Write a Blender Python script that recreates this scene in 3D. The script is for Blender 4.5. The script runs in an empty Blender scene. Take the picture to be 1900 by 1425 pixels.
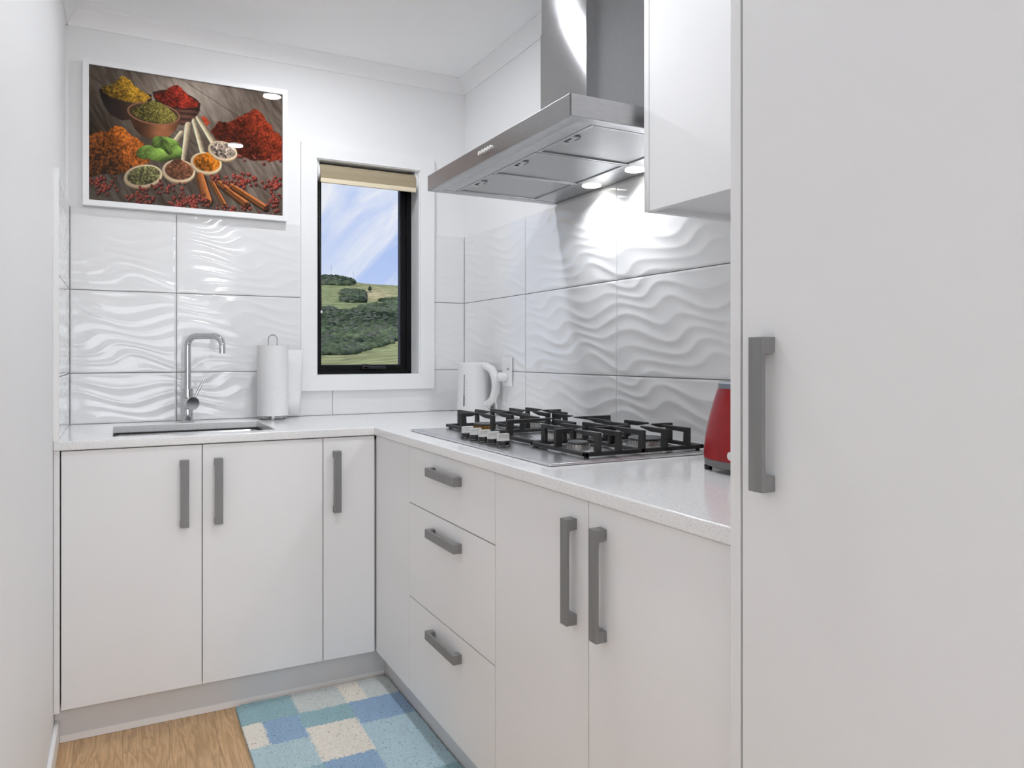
import bpy, bmesh, math, random
import numpy as np
from mathutils import Vector, Matrix
random.seed(7)
SC = bpy.context.scene
COL = SC.collection
# ------------------------------------------------------------------ camera
F_PX = 1382.7
cam_d = bpy.data.cameras.new('camera'); cam = bpy.data.objects.new('camera', cam_d); COL.objects.link(cam)
cam.location = (-1.393, -3.116, 1.148)
cam.rotation_euler = (math.radians(90), 0, math.radians(-27.74))
cam_d.sensor_width = 36; cam_d.lens = 36 * F_PX / 1900
cam_d.shift_y = -(712.5 - 660.3) / 1900
cam_d.clip_start = .02; cam_d.clip_end = 3000
SC.camera = cam
# ------------------------------------------------------------------ view
SC.view_settings.view_transform = 'Standard'
try: SC.view_settings.look = 'None'
except Exception: pass
SC.view_settings.exposure = 0.03; SC.view_settings.gamma = 1.0
SC.view_settings.use_curve_mapping = False
SC.cycles.diffuse_bounces = 7; SC.cycles.max_bounces = 10; SC.cycles.glossy_bounces = 3; SC.cycles.transmission_bounces = 4; SC.cycles.transparent_max_bounces = 6
SC.cycles.caustics_reflective = False; SC.cycles.caustics_refractive = False; SC.cycles.use_adaptive_sampling = True; SC.cycles.adaptive_threshold = .03
# ------------------------------------------------------------------ sky
w = bpy.data.worlds.new('sky'); SC.world = w; w.use_nodes = True
nt = w.node_tree; nt.nodes.clear()
def nd(t, kind, **kw):
    n = t.nodes.new(kind)
    for k, v in kw.items(): setattr(n, k, v)
    return n
o = nd(nt, 'ShaderNodeOutputWorld'); bg = nd(nt, 'ShaderNodeBackground'); bg.inputs[1].default_value = 1.0
tc = nd(nt, 'ShaderNodeTexCoord'); sep = nd(nt, 'ShaderNodeSeparateXYZ')
rmp = nd(nt, 'ShaderNodeValToRGB'); e = rmp.color_ramp.elements
e[0].position = .0; e[0].color = (.62, .72, .97, 1); e[1].position = .55; e[1].color = (.20, .36, .88, 1)
x = rmp.color_ramp.elements.new(.25); x.color = (.36, .52, .97, 1)
mp = nd(nt, 'ShaderNodeMapping'); mp.vector_type = 'TEXTURE'; mp.inputs['Location'].default_value = (.13, 0, .05); mp.inputs['Rotation'].default_value = (0, .62, 0); mp.inputs['Scale'].default_value = (.13, .3, .42)
nz = nd(nt, 'ShaderNodeTexNoise'); nz.inputs['Scale'].default_value = 1.6; nz.inputs['Detail'].default_value = 9; nz.inputs['Roughness'].default_value = .62
nz.inputs['Distortion'].default_value = .6
cr = nd(nt, 'ShaderNodeValToRGB'); cr.color_ramp.elements[0].position = .44; cr.color_ramp.elements[1].position = .66
mix = nd(nt, 'ShaderNodeMixRGB'); mix.inputs[2].default_value = (.92, .93, 1.0, 1)
L = nt.links.new
L(tc.outputs['Generated'], sep.inputs[0]); L(sep.outputs[2], rmp.inputs[0]); L(tc.outputs['Generated'], mp.inputs[0]); L(mp.outputs[0], nz.inputs['Vector'])
L(nz.outputs[0], cr.inputs[0]); L(cr.outputs[0], mix.inputs[0]); L(rmp.outputs[0], mix.inputs[1]); L(mix.outputs[0], bg.inputs[0]); L(bg.outputs[0], o.inputs[0])
# sun on the hills (walls and ceiling keep it out of the room)
sd = bpy.data.lights.new('sun', 'SUN'); sd.energy = 2.5; sd.angle = .01; sd.color = (1, .96, .88)
sun = bpy.data.objects.new('sun', sd); COL.objects.link(sun); sun.rotation_euler = (math.radians(38), 0, math.radians(-62)); sun.location = (-20, -10, 40)
# added area fills behind and left of the camera; no windows are modelled
ad = bpy.data.lights.new('rear_fill', 'AREA'); ad.shape = 'RECTANGLE'; ad.size = 4.2; ad.size_y = 1.9; ad.energy = 72; ad.color = (.94, .985, 1.045)
al = bpy.data.objects.new('rear_fill', ad); COL.objects.link(al); al.location = (-1.0, -7.42, 1.25); al.rotation_euler = (math.radians(128), 0, 0)
ad = bpy.data.lights.new('left_fill', 'AREA'); ad.shape = 'RECTANGLE'; ad.size = 3.6; ad.size_y = 2.0; ad.energy = 4; ad.color = (.94, .985, 1.045)  # second added fill, from the left, for the right-hand cabinet fronts
al = bpy.data.objects.new('left_fill', ad); COL.objects.link(al); al.location = (-4.52, -3.9, 1.15); al.rotation_euler = (math.radians(128), 0, math.radians(-90))
LAMP = (.955, .99, 1.05)
DOWNLIGHT_W = 6.0; HOOD_W = .75

# ================================================================== helpers
class M:
    """collects geometry of one mesh object (world coordinates)"""
    def __init__(s): s.v = []; s.f = []
    def add(s, v, f):
        n = len(s.v); s.v += [tuple(p) for p in v]; s.f += [tuple(i + n for i in q) for q in f]; return s
    def bm(s, b):
        b.verts.index_update(); s.add([p.co[:] for p in b.verts], [[q.index for q in fa.verts] for fa in b.faces]); b.free(); return s
    def box(s, x0, x1, y0, y1, z0, z1, bev=.0012, seg=2):
        x0, x1 = sorted((x0, x1)); y0, y1 = sorted((y0, y1)); z0, z1 = sorted((z0, z1))
        b = bmesh.new(); bmesh.ops.create_cube(b, size=1)
        for p in b.verts: p.co = ((x0 + x1) / 2 + p.co.x * (x1 - x0), (y0 + y1) / 2 + p.co.y * (y1 - y0), (z0 + z1) / 2 + p.co.z * (z1 - z0))
        if bev: bmesh.ops.bevel(b, geom=b.edges[:], offset=min(bev, .45 * min(x1 - x0, y1 - y0, z1 - z0)), segments=seg, affect='EDGES', profile=.5)
        return s.bm(b)
    def lathe(s, prof, c=(0, 0, 0), axis=(0, 0, 1), n=32):
        ax = Vector(axis).normalized(); q = Vector((0, 0, 1)).rotation_difference(ax); c = Vector(c)
        v = []; f = []
        for r, h in prof:
            for k in range(n):
                a = 2 * math.pi * k / n
                v.append(c + q @ Vector((r * math.cos(a), r * math.sin(a), h)))
        for i in range(len(prof) - 1):
            for k in range(n):
                k2 = (k + 1) % n; f.append((i * n + k, i * n + k2, (i + 1) * n + k2, (i + 1) * n + k))
        f.append(tuple(range(n))[::-1]); f.append(tuple(range((len(prof) - 1) * n, len(prof) * n)))
        return s.add(v, f)
    def tube(s, path, r, n=12, cap=True):
        P = [Vector(p) for p in path]; v = []; f = []; up = None
        rr = r if isinstance(r, (list, tuple)) else [r] * len(P)
        for i, p in enumerate(P):
            t = ((P[min(i + 1, len(P) - 1)] - p).normalized() + (p - P[max(i - 1, 0)]).normalized())
            t = t.normalized() if t.length > 1e-9 else Vector((0, 0, 1))
            if up is None: up = t.orthogonal().normalized()
            up = (up - t * up.dot(t)).normalized(); sd_ = t.cross(up)
            for k in range(n):
                a = 2 * math.pi * k / n; v.append(p + (up * math.cos(a) + sd_ * math.sin(a)) * rr[i])
        for i in range(len(P) - 1):
            for k in range(n):
                k2 = (k + 1) % n; f.append((i * n + k, i * n + k2, (i + 1) * n + k2, (i + 1) * n + k))
        if cap: f.append(tuple(range(n))[::-1]); f.append(tuple(range((len(P) - 1) * n, len(P) * n)))
        return s.add(v, f)
    def prism(s, poly, o, ux, uy, uz, t):
        """2-D polygon (a,b) -> o + a*ux + b*uy, extruded +-t/2 along uz"""
        o, ux, uy, uz = map(Vector, (o, ux, uy, uz)); n = len(poly)
        v = [o + ux * a + uy * b + uz * k for k in (-t / 2, t / 2) for a, b in poly]
        f = [tuple(range(n))[::-1], tuple(range(n, 2 * n))] + [(i, (i + 1) % n, n + (i + 1) % n, n + i) for i in range(n)]
        return s.add(v, f)
    def build(s, name, mat, parent=None, smooth=35, base=True):
        me = bpy.data.meshes.new(name); A = np.array(s.v, dtype=float); lo = A.min(0); hi = A.max(0)
        org = np.array([(lo[0] + hi[0]) / 2, (lo[1] + hi[1]) / 2, lo[2]])
        me.from_pydata((A - org).tolist(), [], s.f); me.update()
        b = bmesh.new(); b.from_mesh(me); bmesh.ops.recalc_face_normals(b, faces=b.faces[:]); b.to_mesh(me); b.free()
        if smooth:
            me.shade_smooth(); me.set_sharp_from_angle(angle=math.radians(smooth))
        if mat: me.materials.append(mat)
        ob = bpy.data.objects.new(name, me); COL.objects.link(ob)
        if smooth and len(s.f) < 20000: wn = ob.modifiers.new('weighted_normal', 'WEIGHTED_NORMAL'); wn.keep_sharp = True
        place(ob, org, parent); return ob
WLOC = {}
def place(ob, org, parent=None):
    WLOC[ob.name] = Vector(org)
    if parent is not None:
        ob.parent = parent; ob.location = Vector(org) - WLOC[parent.name]
    else: ob.location = org
def tag(ob, label=None, cat=None, group=None, kind=None):
    if label: ob['label'] = label
    if cat: ob['category'] = cat
    if group: ob['group'] = group
    if kind: ob['kind'] = kind
    return ob
def empty(name, loc, label=None, cat=None, group=None, kind=None):
    ob = bpy.data.objects.new(name, None); COL.objects.link(ob); ob.empty_display_size = .05
    place(ob, loc); return tag(ob, label, cat, group, kind)
def copy_at(src, org, parent=None, rot=None):
    c = src.copy(); COL.objects.link(c); c.parent = None; place(c, org, parent)
    if rot is not None: c.rotation_euler = rot
    return c
def arc(c, r, a0, a1, n, e1, e2):
    c, e1, e2 = Vector(c), Vector(e1), Vector(e2)
    return [c + (e1 * math.cos(math.radians(a0 + (a1 - a0) * k / n)) + e2 * math.sin(math.radians(a0 + (a1 - a0) * k / n))) * r for k in range(n + 1)]

# ------------------------------------------------------------------ materials
def s2l(r, g, b):
    f = lambda c: (c / 255 / 12.92) if c / 255 <= .04045 else ((c / 255 + .055) / 1.055) ** 2.4
    return (f(r), f(g), f(b), 1)
def mat(name, col, rough=.5, metal=0., spec=.5, nscale=0, namt=0., bump=0., bscale=200, coat=0., aniso=0., arot=0., stretch=None, emis=0.):
    m = bpy.data.materials.new(name); m.use_nodes = True; t = m.node_tree; p = t.nodes['Principled BSDF']
    if len(col) == 3: col = (*col, 1)
    p.inputs['Base Color'].default_value = col; p.inputs['Roughness'].default_value = rough; p.inputs['Metallic'].default_value = metal
    p.inputs['Specular IOR Level'].default_value = spec; p.inputs['Coat Weight'].default_value = coat; p.inputs['Coat Roughness'].default_value = .05
    if aniso: p.inputs['Anisotropic'].default_value = aniso; p.inputs['Anisotropic Rotation'].default_value = arot
    tcn = None
    def vec(sc):
        nonlocal tcn
        if tcn is None: tcn = nd(t, 'ShaderNodeTexCoord')
        if stretch:
            mpp = nd(t, 'ShaderNodeMapping'); mpp.inputs['Scale'].default_value = stretch; t.links.new(tcn.outputs['Object'], mpp.inputs[0]); return mpp.outputs[0]
        return tcn.outputs['Object']
    if namt:
        n = nd(t, 'ShaderNodeTexNoise'); n.inputs['Scale'].default_value = nscale; n.inputs['Detail'].default_value = 4; t.links.new(vec(0), n.inputs['Vector'])
        mx = nd(t, 'ShaderNodeMixRGB', blend_type='MULTIPLY'); mx.inputs[0].default_value = 1; mx.inputs[1].default_value = col
        r = nd(t, 'ShaderNodeMapRange'); r.inputs[1].default_value = .3; r.inputs[2].default_value = .7; r.inputs[3].default_value = 1 - namt; r.inputs[4].default_value = 1
        t.links.new(n.outputs[0], r.inputs[0]); t.links.new(r.outputs[0], mx.inputs[2]); t.links.new(mx.outputs[0], p.inputs['Base Color'])
    if bump:
        n = nd(t, 'ShaderNodeTexNoise'); n.inputs['Scale'].default_value = bscale; n.inputs['Detail'].default_value = 3; t.links.new(vec(0), n.inputs['Vector'])
        b = nd(t, 'ShaderNodeBump'); b.inputs['Strength'].default_value = bump; b.inputs['Distance'].default_value = .001
        t.links.new(n.outputs[0], b.inputs['Height']); t.links.new(b.outputs[0], p.inputs['Normal'])
    if emis:
        p.inputs['Emission Color'].default_value = col; p.inputs['Emission Strength'].default_value = emis
    return m
MAT = {}
MAT['wall'] = mat('wall_paint', (.86, .86, .86), .55, nscale=3, namt=.015, bump=.05, bscale=350)
MAT['ceil'] = mat('ceiling_paint', (.95, .95, .95), .7, nscale=3, namt=.01)
MAT['trim'] = mat('trim_gloss', (.88, .88, .88), .35, nscale=5, namt=.01)
MAT['lam'] = mat('white_laminate', (.85, .85, .855), .38, nscale=4, namt=.02, bump=.03, bscale=120)
MAT['lam_dimmed'] = mat('white_laminate_dimmed', (.80, .80, .805), .5, nscale=3, namt=.02, bump=.03, bscale=120)  # darker copy of the white laminate, offsetting the stronger light on the tall doors
MAT['kick'] = mat('kick_laminate', (.70, .70, .71), .5, nscale=6, namt=.04)
MAT['carc'] = mat('carcass_edge', (.55, .55, .55), .6, nscale=6, namt=.03)
MAT['tile'] = mat('glazed_tile', (.81, .81, .81), .08, spec=.75, nscale=3, namt=.01)
MAT['grout'] = mat('grey_grout', s2l(120, 120, 120), .8, nscale=60, namt=.1)
MAT['steel'] = mat('brushed_steel', (.48, .48, .485), .30, 1., nscale=40, namt=.12, bump=.03, bscale=60, aniso=.55, stretch=(1, 1, 14))
MAT['steel_dk'] = mat('brushed_steel_chimney', (.50, .50, .505), .165, 1., nscale=40, namt=.10, aniso=1.0, arot=.25, stretch=(12, 12, 1))
MAT['steel_hob'] = mat('hob_steel', (.78, .78, .785), .27, 1., nscale=30, namt=.10)
MAT['sink'] = mat('sink_steel', (.6, .6, .6), .3, 1., nscale=30, namt=.08)
MAT['chrome'] = mat('chrome', (.62, .62, .63), .07, 1., nscale=15, namt=.08)
MAT['handle'] = mat('grey_handle', (.235, .235, .235), .42, .15, nscale=60, namt=.15, stretch=(1, 1, .1))
MAT['iron'] = mat('cast_iron', (.022, .022, .022), .55, 0, nscale=120, namt=.3, bump=.3, bscale=500)
MAT['cap'] = mat('burner_cap_enamel', (.10, .10, .105), .5, 0, nscale=40, namt=.3)
MAT['alu'] = mat('cast_aluminium', (.62, .61, .58), .38, .9, nscale=60, namt=.25)
MAT['alu_burnt'] = mat('heat_browned_aluminium', (.42, .22, .06), .45, .6, nscale=90, namt=.5)
MAT['knob_blk'] = mat('black_plastic', (.012, .012, .012), .35, nscale=90, namt=.2)
MAT['knob_top'] = mat('pale_knob_cap', (.66, .655, .64), .4, nscale=30, namt=.04)
MAT['plastic'] = mat('white_plastic', (.78, .78, .775), .28, nscale=10, namt=.01)
MAT['plastic2'] = mat('white_plastic_fitting', (.80, .80, .80), .35, nscale=10, namt=.01)
MAT['gauge'] = mat('gauge_window', (.30, .30, .31), .25, nscale=20, namt=.1)
MAT['gauge_w'] = mat('gauge_water', (.14, .14, .145), .2, nscale=20, namt=.1)
MAT['ink'] = mat('grey_ink', (.25, .25, .25), .5, nscale=20, namt=.05)
MAT['blackink'] = mat('black_ink', (.02, .02, .02), .5, nscale=20, namt=.05)
MAT['paper'] = mat('paper_towel', (.83, .83, .83), .9, nscale=50, namt=.03, bump=.5, bscale=260)
MAT['redpl'] = mat('red_enamel', s2l(142, 10, 18), .3, spec=.3, nscale=25, namt=.22, coat=.12)
MAT['greypl'] = mat('grey_plastic', s2l(100, 99, 98), .5, nscale=20, namt=.06)
MAT['greycap'] = mat('blue_grey_plastic', s2l(112, 118, 128), .4, nscale=20, namt=.06)
MAT['rubber'] = mat('black_rubber', (.015, .015, .015), .6, nscale=30, namt=.1)
MAT['alu_blk'] = mat('black_aluminium', (.004, .004, .005), .4, spec=.2, nscale=20, namt=.1)
MAT['alu_edge'] = mat('dark_gasket', (.05, .055, .07), .5, nscale=20, namt=.1)
MAT['blind'] = mat('tan_blind_fabric', s2l(166, 152, 126), .85, nscale=90, namt=.06, bump=.4, bscale=700)
MAT['rail'] = mat('cream_rail', s2l(232, 219, 190), .5, nscale=20, namt=.03)
MAT['chain'] = mat('dark_bead_chain', (.10, .09, .08), .4, .3, nscale=50, namt=.2)
MAT['lampglow'] = mat('downlight_diffuser', (1, .985, .95), .5, emis=9., nscale=5, namt=.01)
MAT['hoodglow'] = mat('hood_lamp_diffuser', (1, .98, .94), .5, emis=9., nscale=5, namt=.01)
MAT['dark'] = mat('dark_slot', (.015, .015, .015), .6, nscale=30, namt=.1)
MAT['backing'] = mat('rug_backing', s2l(205, 205, 195), .9, nscale=60, namt=.2)
MAT['cord'] = mat('white_cord', (.75, .75, .74), .5, nscale=20, namt=.03)
MAT['bark'] = mat('dark_conifer', s2l(50, 62, 50), .9, nscale=3, namt=.4)
MAT['mast'] = mat('mast_metal', s2l(175, 180, 195), .5, nscale=3, namt=.1)
# quartz benchtop
m = mat('speckled_quartz', (.80, .80, .80), .13, spec=.55); t = m.node_tree; p = t.nodes['Principled BSDF']; tcn = nd(t, 'ShaderNodeTexCoord')
vo = nd(t, 'ShaderNodeTexVoronoi'); vo.inputs['Scale'].default_value = 330; nq = nd(t, 'ShaderNodeTexNoise'); nq.inputs['Scale'].default_value = 420; nq.inputs['Detail'].default_value = 2
r1 = nd(t, 'ShaderNodeValToRGB'); r1.color_ramp.elements[0].position = .34; r1.color_ramp.elements[0].color = (.67, .67, .665, 1); r1.color_ramp.elements[1].position = .47; r1.color_ramp.elements[1].color = (.84, .84, .838, 1)
t.links.new(tcn.outputs['Object'], nq.inputs['Vector']); t.links.new(nq.outputs[0], r1.inputs[0]); t.links.new(r1.outputs[0], p.inputs['Base Color'])
MAT['quartz'] = m
# perforated filter mesh
m = mat('perforated_filter', (.55, .55, .55), .42, .9); t = m.node_tree; p = t.nodes['Principled BSDF']; tcn = nd(t, 'ShaderNodeTexCoord')
vo = nd(t, 'ShaderNodeTexVoronoi'); vo.inputs['Scale'].default_value = 190; vo.inputs['Randomness'].default_value = 0
r1 = nd(t, 'ShaderNodeValToRGB'); r1.color_ramp.elements[0].position = .3; r1.color_ramp.elements[0].color = (.22, .22, .22, 1); r1.color_ramp.elements[1].position = .5; r1.color_ramp.elements[1].color = (.66, .66, .66, 1)
t.links.new(tcn.outputs['Object'], vo.inputs['Vector']); t.links.new(vo.outputs[0], r1.inputs[0]); t.links.new(r1.outputs[0], p.inputs['Base Color'])
MAT['filter'] = m
# clear glass that lets light pass
def glass(name, tint=(1, 1, 1, 1), refl=1.0, ior=1.45):
    m = bpy.data.materials.new(name); m.use_nodes = True; t = m.node_tree; t.nodes.clear()
    oo = nd(t, 'ShaderNodeOutputMaterial'); tr = nd(t, 'ShaderNodeBsdfTransparent'); tr.inputs[0].default_value = tint
    gl = nd(t, 'ShaderNodeBsdfGlossy'); gl.inputs['Roughness'].default_value = .01; gl.inputs[0].default_value = (refl, refl, refl, 1)
    fr = nd(t, 'ShaderNodeFresnel'); fr.inputs[0].default_value = ior; mx = nd(t, 'ShaderNodeMixShader')
    t.links.new(fr.outputs[0], mx.inputs[0]); t.links.new(tr.outputs[0], mx.inputs[1]); t.links.new(gl.outputs[0], mx.inputs[2]); t.links.new(mx.outputs[0], oo.inputs[0])
    return m
MAT['glass'] = glass('window_glass', (.97, .98, .98, 1), .04); MAT['picglass'] = glass('picture_glass', ior=1.25)
# oak plank
m = mat('oak_plank', (.4, .3, .2), .36, spec=.5); t = m.node_tree; p = t.nodes['Principled BSDF']; tcn = nd(t, 'ShaderNodeTexCoord'); oi = nd(t, 'ShaderNodeObjectInfo')
va = nd(t, 'ShaderNodeVectorMath', operation='ADD'); cx = nd(t, 'ShaderNodeCombineXYZ'); ml = nd(t, 'ShaderNodeMath', operation='MULTIPLY'); ml.inputs[1].default_value = 37.
t.links.new(oi.outputs['Random'], ml.inputs[0]); t.links.new(ml.outputs[0], cx.inputs[0]); t.links.new(ml.outputs[0], cx.inputs[1])
t.links.new(tcn.outputs['Object'], va.inputs[0]); t.links.new(cx.outputs[0], va.inputs[1])
mp1 = nd(t, 'ShaderNodeMapping'); mp1.inputs['Scale'].default_value = (13, 1.3, 1); t.links.new(va.outputs[0], mp1.inputs[0])
n1 = nd(t, 'ShaderNodeTexNoise'); n1.inputs['Scale'].default_value = 2.2; n1.inputs['Detail'].default_value = 3; n1.inputs['Distortion'].default_value = .9; t.links.new(mp1.outputs[0], n1.inputs['Vector'])
wv = nd(t, 'ShaderNodeMath', operation='MULTIPLY'); wv.inputs[1].default_value = 34; t.links.new(n1.outputs[0], wv.inputs[0])
sn = nd(t, 'ShaderNodeMath', operation='SINE'); t.links.new(wv.outputs[0], sn.inputs[0])
mp2 = nd(t, 'ShaderNodeMapping'); mp2.inputs['Scale'].default_value = (160, 6, 1); t.links.new(va.outputs[0], mp2.inputs[0])
n2 = nd(t, 'ShaderNodeTexNoise'); n2.inputs['Scale'].default_value = 1.5; n2.inputs['Detail'].default_value = 4; t.links.new(mp2.outputs[0], n2.inputs['Vector'])
r1 = nd(t, 'ShaderNodeValToRGB'); r1.color_ramp.elements[0].position = .0; r1.color_ramp.elements[0].color = s2l(176, 142, 103); r1.color_ramp.elements[1].color = s2l(198, 164, 123)
mr = nd(t, 'ShaderNodeMapRange'); mr.inputs[1].default_value = -1; mr.inputs[2].default_value = 1; t.links.new(sn.outputs[0], mr.inputs[0]); t.links.new(mr.outputs[0], r1.inputs[0])
m2 = nd(t, 'ShaderNodeMixRGB', blend_type='MULTIPLY'); m2.inputs[0].default_value = 1
mr2 = nd(t, 'ShaderNodeMapRange'); mr2.inputs[1].default_value = .3; mr2.inputs[2].default_value = .7; mr2.inputs[3].default_value = .78; mr2.inputs[4].default_value = 1.08; t.links.new(n2.outputs[0], mr2.inputs[0])
t.links.new(r1.outputs[0], m2.inputs[1]); t.links.new(mr2.outputs[0], m2.inputs[2])
m3 = nd(t, 'ShaderNodeMixRGB', blend_type='MULTIPLY'); m3.inputs[0].default_value = 1
mr3 = nd(t, 'ShaderNodeMapRange'); mr3.inputs[3].default_value = 1.14; mr3.inputs[4].default_value = 1.34; t.links.new(oi.outputs['Random'], mr3.inputs[0])
t.links.new(m2.outputs[0], m3.inputs[1]); t.links.new(mr3.outputs[0], m3.inputs[2]); t.links.new(m3.outputs[0], p.inputs['Base Color'])
MAT['oak'] = m
MAT['carpet'] = mat('pale_grey_carpet', (.76, .77, .78), 1., spec=.1, nscale=300, namt=.3)  # unseen floor, added pale and neutral to bounce light into the kitchen
MAT['subfloor'] = mat('plank_joint', s2l(90, 70, 50), .8, nscale=9, namt=.2)
def attr_mat(name, rough=.9, spec=.3, bump=0, bscale=30, namt=0, nscale=1):
    m = mat(name, (.5, .5, .5), rough, spec=spec, bump=bump, bscale=bscale); t = m.node_tree
    at = nd(t, 'ShaderNodeAttribute'); at.attribute_name = 'Col'; out = at.outputs['Color']
    if namt:
        n = nd(t, 'ShaderNodeTexNoise'); n.inputs['Scale'].default_value = nscale; n.inputs['Detail'].default_value = 5; tcx = nd(t, 'ShaderNodeTexCoord'); t.links.new(tcx.outputs['Object'], n.inputs['Vector'])
        r = nd(t, 'ShaderNodeMapRange'); r.inputs[1].default_value = .3; r.inputs[2].default_value = .7; r.inputs[3].default_value = 1 - namt; r.inputs[4].default_value = 1 + namt; t.links.new(n.outputs[0], r.inputs[0])
        mx = nd(t, 'ShaderNodeMixRGB', blend_type='MULTIPLY'); mx.inputs[0].default_value = 1; t.links.new(out, mx.inputs[1]); t.links.new(r.outputs[0], mx.inputs[2]); out = mx.outputs[0]
    t.links.new(out, t.nodes['Principled BSDF'].inputs['Base Color']); return m
MAT['pile'] = attr_mat('rug_pile', 1., .05); MAT['print'] = attr_mat('printed_paper', .8, .0)
t = MAT['pile'].node_tree; ge = nd(t, 'ShaderNodeNewGeometry'); vm_ = nd(t, 'ShaderNodeVectorMath', operation='MULTIPLY_ADD'); vm_.inputs[1].default_value = (.3, .3, .3); vm_.inputs[2].default_value = (0, 0, .8)
t.nodes['Principled BSDF'].inputs['Sheen Weight'].default_value = .5; t.nodes['Principled BSDF'].inputs['Sheen Roughness'].default_value = .6
vn = nd(t, 'ShaderNodeVectorMath', operation='NORMALIZE'); t.links.new(ge.outputs['Normal'], vm_.inputs[0]); t.links.new(vm_.outputs[0], vn.inputs[0]); t.links.new(vn.outputs[0], t.nodes['Principled BSDF'].inputs['Normal'])
MAT['land'] = attr_mat('hill_grass', 1., .05, namt=.45, nscale=.3); MAT['bush'] = attr_mat('hill_bush', 1., .02, namt=.35, nscale=.5)

# ================================================================== constants from the room
BT = .9; BU = .8725            # bench top / underside
YB = -.598; XR = -.612         # bench fronts
DB = -.586; DR = -.600         # door fronts
ZK = .115                      # door bottoms
XL = -1.565                    # left wall
ROWS = [.9, 1.0855, 1.388, 1.690]
CEIL = 2.40
# ------------------------------------------------------------------ structure
def struct(m_, name, mat_, label=None, cat=None, parent=None):
    ob = m_.build(name, mat_, parent, smooth=35); tag(ob, label, cat, kind='structure'); return ob
def plank_floor():
    fl = struct(M().box(-4.6, 2.6, -7.6, .1, -.08, -.006, 0), 'floor', MAT['subfloor'], 'oak plank laminate floor', 'floor')
    W = .1265; x = -1.386 - 26 * W; i = 0; protos = {}
    big = M()
    while x < 2.55:
        near = XL - .14 < x < .1
        if near:
            y = -.69 if abs(x + 1.386) < .01 else -.35 - random.random() * 1.0
            segs = [(y, .05)]
            while y > -4.6: segs.append((y - 1.21, y)); y -= 1.21
            for a, b in segs:
                k = round(b - a, 3)
                if k not in protos:
                    pl = M().box(x + .0002, x + W - .0002, a + .0002, b - .0002, -.006, 0, .0005, 1).build('plank', MAT['oak'], fl); protos[k] = pl
                else: copy_at(protos[k], (x + W / 2, (a + b) / 2, -.006), fl)
            big.box(x, x + W, -7.55, y - .001, -.006, 0, 0)
        else: big.box(x, x + W, -7.55, -1.8 if x < XL else -3.6, -.006, 0, 0)
        x += W
    tag(big.build('bounce_carpet', MAT['carpet'], fl), kind='stuff')
plank_floor()
struct(M().box(-4.6, 2.6, -7.6, .25, CEIL, CEIL + .12, 0), 'ceiling', MAT['ceil'], 'smooth white painted ceiling', 'ceiling')
# back wall with the window hole
WX0, WX1, WZ0, WZ1 = -.673, -.220, 1.065, 1.967
wb = M(); PB = .006
wb.box(XL - .15, WX0, PB, .16, 0, CEIL, 0); wb.box(WX1, .16, PB, .16, 0, CEIL, 0); wb.box(WX0, WX1, PB, .16, 0, WZ0, 0); wb.box(WX0, WX1, PB, .16, WZ1, CEIL, 0)
wall_back = struct(wb, 'wall_back', MAT['wall'], 'white back wall around the window', 'wall')
wall_right = struct(M().box(PB, .16, -3.6, PB, 0, CEIL, 0), 'wall_right', MAT['wall'], 'white wall behind the cooktop', 'wall')
wall_left = struct(M().box(XL - .15, XL, -1.95, PB, 0, CEIL, 0), 'wall_left', MAT['wall'], 'plain white wall at the left', 'wall')  # cut short out of view so side light reaches the cabinets
struct(M().box(-4.6, XL - .15, -1.95, -1.80, 0, CEIL, 0), 'wall_living_left', MAT['wall'], 'white wall of the added living room, left of the kitchen opening', 'wall')  # this room is out of view, invented to send light into the kitchen
struct(M().box(.16, 2.6, -3.75, -3.6, 0, CEIL, 0), 'wall_living_right', MAT['wall'], 'white wall of the added living room, right of the kitchen opening', 'wall')
struct(M().box(-4.7, -4.6, -7.6, -1.80, 0, CEIL, 0), 'wall_west', MAT['wall'], 'white far left wall of the added living room', 'wall')
struct(M().box(2.6, 2.7, -7.6, -3.6, 0, CEIL, 0), 'wall_east', MAT['wall'], 'white far right wall of the added living room', 'wall')
struct(M().box(-4.7, 2.7, -7.7, -7.6, 0, CEIL, 0), 'wall_rear', MAT['wall'], 'white rear wall of the added living room behind the camera', 'wall')
# coving
def cove(pA, pB, out, name, label):
    A, B = Vector(pA), Vector(pB); d = (B - A).normalized(); out = Vector(out)
    poly = [(0, -.060), (.006, -.060), (.008, -.054), (.016, -.032), (.030, -.014), (.038, -.008), (.045, -.006), (.045, 0), (0, 0)]
    struct(M().prism(poly, (A + B) / 2, out, (0, 0, 1), d, (B - A).length), name, MAT['trim'], label, 'cornice')
cove((XL, PB, CEIL), (PB, PB, CEIL), (0, -1, 0), 'trim_1', 'white cornice along the top of the back wall')
cove((PB, PB, CEIL), (PB, -3.6, CEIL), (-1, 0, 0), 'trim_2', 'white cornice above the cooktop wall')
cove((XL, PB, CEIL), (XL, -1.95, CEIL), (1, 0, 0), 'trim_3', 'white cornice along the left wall')
struct(M().box(XL, XL + .013, -1.95, -.5375, 0, .07, .004), 'baseboard_left', MAT['trim'], 'white skirting board along the left wall', 'skirting')

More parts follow.
